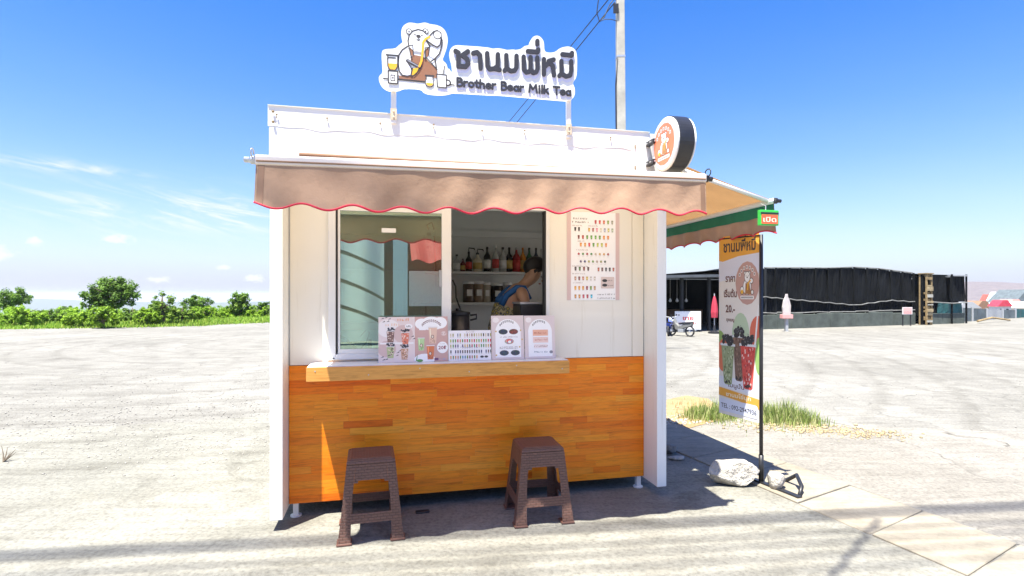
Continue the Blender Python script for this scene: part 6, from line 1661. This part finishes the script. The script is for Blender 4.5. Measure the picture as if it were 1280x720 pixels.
# far right: net fence, stalls, slope and town
def far_right():
    s = thing('net_fence', 'low grey-green net fence running off at the right edge', 'fence', W(1200, 27.5))
    o = W(1200, 27.5); r = random.Random(9)
    def L(px, Z, h): p = W(px, Z); return (p.x-o.x, p.y-o.y, h)
    segs = [(1200.5, 27.5, 1214, 28.3, 384.5, GREYNET), (1214, 28.3, 1232, 29.5, 385.5, GREYNET), (1232, 29.5, 1252, 31, 386.5, GREYP), (1252, 31, 1268, 32, 387, GREYNET), (1268, 32, 1281, 33, 386, NETTEAL), (1281, 33, 1310, 35, 386, GREYNET)]
    for a, za, b, zb, py, mt in segs:
        h0, h1 = hy(py, za), hy(py+.6, zb)
        m = MB(); m.grid(lambda i, j: (*[L(a, za, 0)[k]+(L(b, zb, 0)[k]-L(a, za, 0)[k])*i + .05*math.sin(i*11)*(k == 1) for k in (0, 1)], j*(h0+(h1-h0)*i)), 8, 4); m.build('net_panel', mt, s)
        x, y, _ = L(a, za, 0); MB().box(x-.04, x+.04, y-.10, y-.03, 0, h0+.06).build('post', GREYP, s)
    m = MB(); m.tube([L(1222, 26, .12), L(1240, 27, .25), L(1262, 28, .08)], .05, 6); o2 = m.build('fallen_pole', TIMBER, None); o2.location = (o.x, o.y, 0); tag(o2, 'pale fallen pole lying in front of the grey net fence', 'pole')
    G = 'far stalls and houses beyond the net fence'
    def stall(lb, px, Z, w, hgt, rf, name='stall', ratio=.55):
        c = W(px, Z, ground_h(W(px, Z).x, Z)); t = thing(name, lb, 'stall' if name == 'stall' else 'house', c, R(r.uniform(-15, 15)), G)
        MB().box(-w/2, w/2, -w*.4, w*.4, 0, hgt*ratio).build('wall', HOUSEW, t)
        m = MB(); m.prism([(-w*.56, hgt*ratio+.005), (w*.56, hgt*ratio+.005), (w*.15, hgt), (-w*.15, hgt)], -w*.48, w*.48); m.build('roof', rf, t)
        for x in (-w*.25, w*.2): MB().box(x-w*.09, x+w*.09, -w*.41, -w*.39, hgt*.12, hgt*.38).build('window', GLASSD, t)
    def pyh(py, px, Z): return hy(py, Z)-ground_h(W(px, Z).x, Z)
    stall('red roofed stall beyond the fence, nearer the right edge', 1250, 62, 1.5, pyh(375, 1252, 62), REDM)
    stall('wide pale stall with red roof at the right of the red stall', 1262, 70, 2.1, pyh(374, 1263, 70), pm('pale_red_roof', (.6, .25, .22), .7, .1, 3))
    stall('small white stall with grey roof just right of the shed', 1204, 66, 2.4, pyh(377, 1204, 66), GREYP)
    stall('dark roofed white house between the shed and the red stall', 1219, 75, 2.6, pyh(376, 1219, 75), BROWNC, 'house')
    stall('white house at the right edge beyond the fence', 1278, 68, 4, pyh(377, 1278, 68), HOUSEW, 'house')
    stall('grey house on the slope, highest at the right edge', 1272, 150, 9, pyh(362, 1272, 150), GREYNET, 'house')
    stall('small pale house left of the highest grey house on the slope', 1254, 165, 6, pyh(365, 1254, 165), STRIPEW, 'house')
    stall('little house far left on the slope beside the shed', 1236, 170, 4, pyh(368, 1236, 170), TILE, 'house')
far_right()
def ridge(name, prof, Z, depth, base, mat, seed, amp):
    """a long hill: skyline given as picture points at distance Z"""
    r = random.Random(seed); xs = [W(p, Z).x for p, _ in prof]; zs = [hy(y, Z) for _, y in prof]
    ph = [r.uniform(0, 6) for _ in range(6)]
    def fn(i, j):
        x = xs[0]+(xs[-1]-xs[0])*i
        top = float(np.interp(x, xs, zs)) + amp*sum(math.sin(x/Z*k*23+ph[n])/(n+1) for n, k in enumerate((1, 2.3, 4.1, 7.7)))
        en = min(1, i/.08, (1-i)/.08); top = base + (top-base)*en*en*(3-2*en)
        y = Z + depth*(j-.5)*2; k = math.cos((j-.5)*math.pi)**.8
        return (x, y + amp*4*math.sin(i*31+j*9), base + (top-base)*k + amp*.4*math.sin(i*140+j*40)*k)
    m = MB().grid(fn, 140, 14); return tag(m.build(name, mat, smooth=True), kind='structure')
ridge('slope', [(960, 364), (1060, 357), (1160, 353.5), (1200, 352.5), (1240, 354), (1280, 355.5), (1340, 354), (1500, 352), (1800, 356)], 330, 150, -18, G_SLOPE, 3, .25)
ridge('hill', [(-900, 372), (-500, 366), (-200, 371), (0, 380), (36, 374.5), (60, 373.8), (90, 376), (120, 378), (170, 377.5), (230, 379), (300, 377), (340, 376), (420, 374), (560, 373), (700, 376), (860, 374), (1000, 377), (1200, 380)], 2600, 500, -98, G_HILL, 5, 2.0)

# ------------------------------------------------------------------ trees, shrubs and the grass verge at left
def crown(center, rad, nclump, per, leaf, seed, squash=.9, fill=.42):
    r = np.random.default_rng(seed); c = np.array(center); rd = np.array(rad)
    d = r.normal(size=(nclump, 3)); d /= np.linalg.norm(d, axis=1)[:, None]
    rr = r.random(nclump)**fill
    cl = c + d*rr[:, None]*rd*.86
    cs = rd.mean()*r.uniform(.11, .30, nclump)
    n = nclump*per; k = np.repeat(np.arange(nclump), per)
    e = r.normal(size=(n, 3)); e /= np.linalg.norm(e, axis=1)[:, None]
    p = cl[k] + e*(cs[k]*r.random(n)**.45)[:, None]*np.array([1, 1, squash])
    a = r.normal(size=(n, 3)); a /= np.linalg.norm(a, axis=1)[:, None]
    up = np.array([0, 0, .9]) + .8*e
    a -= up*((a*up).sum(1)/(up*up).sum(1))[:, None]*r.uniform(.4, 1, n)[:, None]
    a /= np.linalg.norm(a, axis=1)[:, None]
    b = np.cross(up, a); b /= np.linalg.norm(b, axis=1)[:, None]
    s = leaf*r.uniform(.6, 1.3, n)[:, None]
    V = np.stack([p-a*s, p+b*s*.45, p+a*s, p-b*s*.45], 1)
    rn = np.clip(.5 + (r.random(nclump)-.5)[k]*.7 + (r.random(n)-.5)*.55, 0, 1)
    return V.reshape(-1, 3), np.arange(n*4).reshape(n, 4), rn
def plant(name, label, cat, px, Z, ptop, wpx, leafm, seed, group, trunk_h=.3, nclump=60, per=42, leaf=.07, parts=None, ratio=None):
    c = W(px, Z); gh = ground_h(c.x, c.y)
    s = thing(name, label, cat, (c.x, c.y, gh), 0, group)
    h = hy(ptop, Z)-gh; wr = wpx*Z/FPX/2
    r = random.Random(seed)
    lobes = parts or [(0, 0, 1.)]
    Vs, Fs, Rs, nb = [], [], [], 0
    m = MB(); tr = .035*h+.02
    m.tube([(0, 0, -.1), (.03*h*r.uniform(-1, 1), .02, h*.25), (.05*h*r.uniform(-1, 1), 0, h*.5), (0, .02, h*.8)], [tr*1.2, tr, tr*.75, tr*.25], 7)
    for i in range(7):
        g = r.uniform(0, 6.28); z = h*r.uniform(.2, .45); l = wr*r.uniform(.25, .55)
        m.tube([(0, 0, z), (l*.5*math.cos(g), l*.5*math.sin(g), z+l*.35), (l*math.cos(g), l*math.sin(g), z+l*.6)], [tr*.5, tr*.35, tr*.1], 5)
    m.build('trunk', TRUNK, s, smooth=True)
    for i, (lx, lz, k) in enumerate(lobes):
        hz = h*(1-trunk_h)/2*k; cz = h*trunk_h + h*(1-trunk_h)/2 + lz*h*.5
        V, F, rn = crown((lx*wr, 0, cz), (wr*k*(.95 if not parts else .62), wr*k*.8, hz), int(nclump*k), per, leaf, seed*7+i)
        Vs.append(V); Fs.append(F+nb); Rs.append(rn); nb += len(V)
    np_mesh('crown', np.concatenate(Vs), np.concatenate(Fs), leafm, s, np.concatenate(Rs), 4)
    return s
TG, SG = 'trees beyond the lot', 'shrubs along the edge of the lot'
plant('tree', 'biggest dark green tree left of the booth, rising above the shrubs', 'tree', 137, 27.5, 336, 78, LEAF_DARK, 2, TG, .14, 72, 44, .072, [(-.55, -.30, .62), (.0, .0, .85), (.50, -.06, .80), (-.2, -.35, .7), (.3, .16, .55), (-.1, .12, .4)])
plant('tree', 'round dark tree at the left edge of the picture', 'tree', 15, 31, 358, 52, LEAF_DARK, 4, TG, .2, 80, 42, .08)
plant('tree', 'slim green tree standing near the booth at the end of the shrubs', 'tree', 300, 31, 360, 30, LEAF_MID, 6, TG, .1, 70, 42, .075)
plant('tree', 'small dark tree partly hidden behind the booth', 'tree', 330, 32, 375, 26, LEAF_DARK, 8, TG, .1, 50, 40, .08)
plant('tree', 'broad dark tree behind the middle shrubs', 'tree', 247, 33, 368, 46, LEAF_DARK, 10, TG, .1, 70, 40, .08)
plant('tree', 'far dark tree seen over the shrubs left of the biggest tree', 'tree', 84, 37, 382, 26, LEAF_DARK, 12, TG, .1, 50, 36, .09)
shr = [(-25, 25, 383, 60, 'pale green shrub cut by the left edge', LEAF_YEL), (28, 24.6, 384, 62, 'wide pale shrub in front of the round dark tree', LEAF_YEL), (62, 26, 387, 40, 'low shrub just left of the biggest tree', LEAF_MID),
       (100, 24.5, 388, 46, 'yellow green shrub under the left side of the biggest tree', LEAF_YEL), (128, 23.8, 384, 44, 'tall pale shrub in front of the trunk of the biggest tree', LEAF_YEL), (165, 25, 384, 40, 'green shrub right below the biggest tree', LEAF_MID),
       (203, 24.6, 364, 50, 'rounded tall shrub, the second highest right of the biggest tree', LEAF_MID), (184, 24, 385, 34, 'small pale shrub left of the rounded tall shrub', LEAF_YEL), (228, 25.5, 384, 34, 'dark low shrub right of the rounded tall shrub', LEAF_MID),
       (262, 29, 385, 44, 'light shrub in the middle of the far verge', LEAF_YEL), (283, 31, 386, 34, 'low bright shrub left of the slim green tree', LEAF_YEL), (316, 31, 387, 34, 'bright shrub between the slim tree and the booth', LEAF_YEL), (345, 32, 385, 40, 'shrub whose left side shows beside the booth wall', LEAF_MID), (243, 27, 388, 30, 'small yellow shrub in front of the broad dark tree', LEAF_YEL)]
for i, (px, Z, pt, w, lb, lm) in enumerate(shr):
    rq = random.Random(50+i)
    plant('shrub', lb, 'shrub', px, Z-(1.4 if px < 150 else 0), pt-5, w*1.1, lm, 20+i, SG, .02, 30, 46, .062, [(rq.uniform(-.6, -.3), -rq.uniform(.1, .4), rq.uniform(.5, .8)), (rq.uniform(-.15, .15), 0, .95), (rq.uniform(.3, .6), -rq.uniform(.1, .45), rq.uniform(.5, .75)), (rq.uniform(-.4, .4), rq.uniform(-.1, .15), .4)])
def understory():
    r = np.random.default_rng(5); Vs, Fs, Rs, nb = [], [], [], 0
    for i in range(130):
        px = r.uniform(-70, 345); Z = np.interp(px, [-70, 130, 230, 345], [24.5, 24.8, 28, 32]) + r.uniform(0, 6)
        c = W(px, Z); h = r.uniform(.45, .95)
        V, F, rn = crown((c.x, c.y, ground_h(c.x, c.y)+h*.4), (.8, .7, h*.55), 12, 26, .06, 400+i)
        Vs.append(V); Fs.append(F+nb); Rs.append(rn); nb += len(V)
    o = np_mesh('undergrowth', np.concatenate(Vs), np.concatenate(Fs), LEAF_YEL, None, np.concatenate(Rs), 4)
    tag(o, 'bright tangled undergrowth filling the gaps between the shrubs at left', 'undergrowth', kind='stuff')
    sp = []
    for px in range(-70, 350, 9):
        Z = float(np.interp(px, [-70, 150, 200, 335, 350], [21.4, 22.8, 23.4, 27, 27]))
        c = W(px, Z); sp.append((c.x, c.y+.5, .38, 1, .55)); sp.append((c.x, c.y+1.6, .5, 1.3, 1))
        if px > 150:
            for q_ in (3, 4.5): c2 = W(px, Z+q_); sp.append((c2.x, c2.y, .6, 1.3, .9))
    blades('verge_grass', 15000, sp, .10, .34, GRASS_B, 61, .016, 'strip of bright green grass along the edge of the lot', lean=.8)
    for px, y0, y1 in ((-70, 411, 404), ):
        pass
    pts = [(W(p, 952/(y-368)).x, 952/(y-368)) for p, y in ((-120, 413), (0, 411.5), (60, 410.5), (120, 408.5), (150, 406.5), (200, 404.5), (250, 403.3), (300, 402.6), (345, 402.2), (380, 402))]
    far_ = [(W(p, 33.8).x, 33.8) for p in (380, 200, 0, -120)]
    rr = random.Random(3)
    sheet('verge', [(x, y+rr.uniform(-.15, .15)) for x, y in pts] + far_, .006, m_ground('grassy_soil', (.12, .22, .03), (.16, .29, .035), (.22, .32, .07), 1.0))
    c = W(248, 24.4)
    blades('grass_tuft', 500, [(c.x, c.y, .30, 1)], .05, .16, GRASS_B, 63, .012, 'small flat green tuft on the bare lot below the shrubs')
understory()

# ------------------------------------------------------------------ across the street, behind the camera: what the closed pane mirrors
def street_side():
    s = thing('shop_front', 'opposite shop with red awning and striped white canvas, seen only mirrored in the pane', 'shop', (1.2, -9, 0), TH)
    MB().box(-6, 6, -3, -2.6, 0, 4.6).build('wall', BROWNC, s)
    m = MB(); m.grid(lambda i, j: (1.5+i*3.4, -2.55+2.2*j, 3.5-1.1*j+.06*math.sin(i*30)*j), 40, 4); m.build('awning', pm('sunlit_red_canvas', (.62, .06, .05), .7, .1, 4, trans=.45), s)
    c = MB().grid(lambda i, j: (-1.8+i*2.5, .1+.12*math.sin(i*14)+j*.0, .05+j*3.2), 60, 8).build('canvas_screen', pm('thin_white_canvas', (.84, .84, .80), .7, .03, 3, trans=.5), s)
    for z, tilt in ((2.75, -.7), (1.95, -.75), (1.2, -.7)):
        m = MB(); m.grid(lambda i, j: (-1.8+i*2.5, .1+.12*math.sin(i*14)+.014, z+tilt*i*i+j*(.13-.04*i)), 60, 1); m.build('stripe', TANS, c)
    MB().box(.95, 1.35, .2, .6, 0, 3.6).build('pillar', CREAM, s)
    m = MB(); m.box(1.5, 5, -2.59, -2.5, 1.0, 2.2); m.build('window', WHITEP, s)
    m = MB(); m.prism([(5, 4.6), (9, 4.6), (7, 6)], -8, -3.1); m.build('roof', TILE, s)
street_side()

# ------------------------------------------------------------------ air
def haze():
    t = NT('air'); t.t.nodes.remove(t.b)
    v = t.n('ShaderNodeVolumePrincipled'); v.inputs['Color'].default_value = (.90, .95, 1, 1); v.inputs['Density'].default_value = .00027; v.inputs['Anisotropy'].default_value = .2
    t.l(v.outputs[0], t.o.inputs['Volume'])
    o = MB().box(-9000, 9000, -9000, 9000, -112, 16).build('haze', t.m); tag(o, kind='stuff'); o.display_type = 'WIRE'
haze()
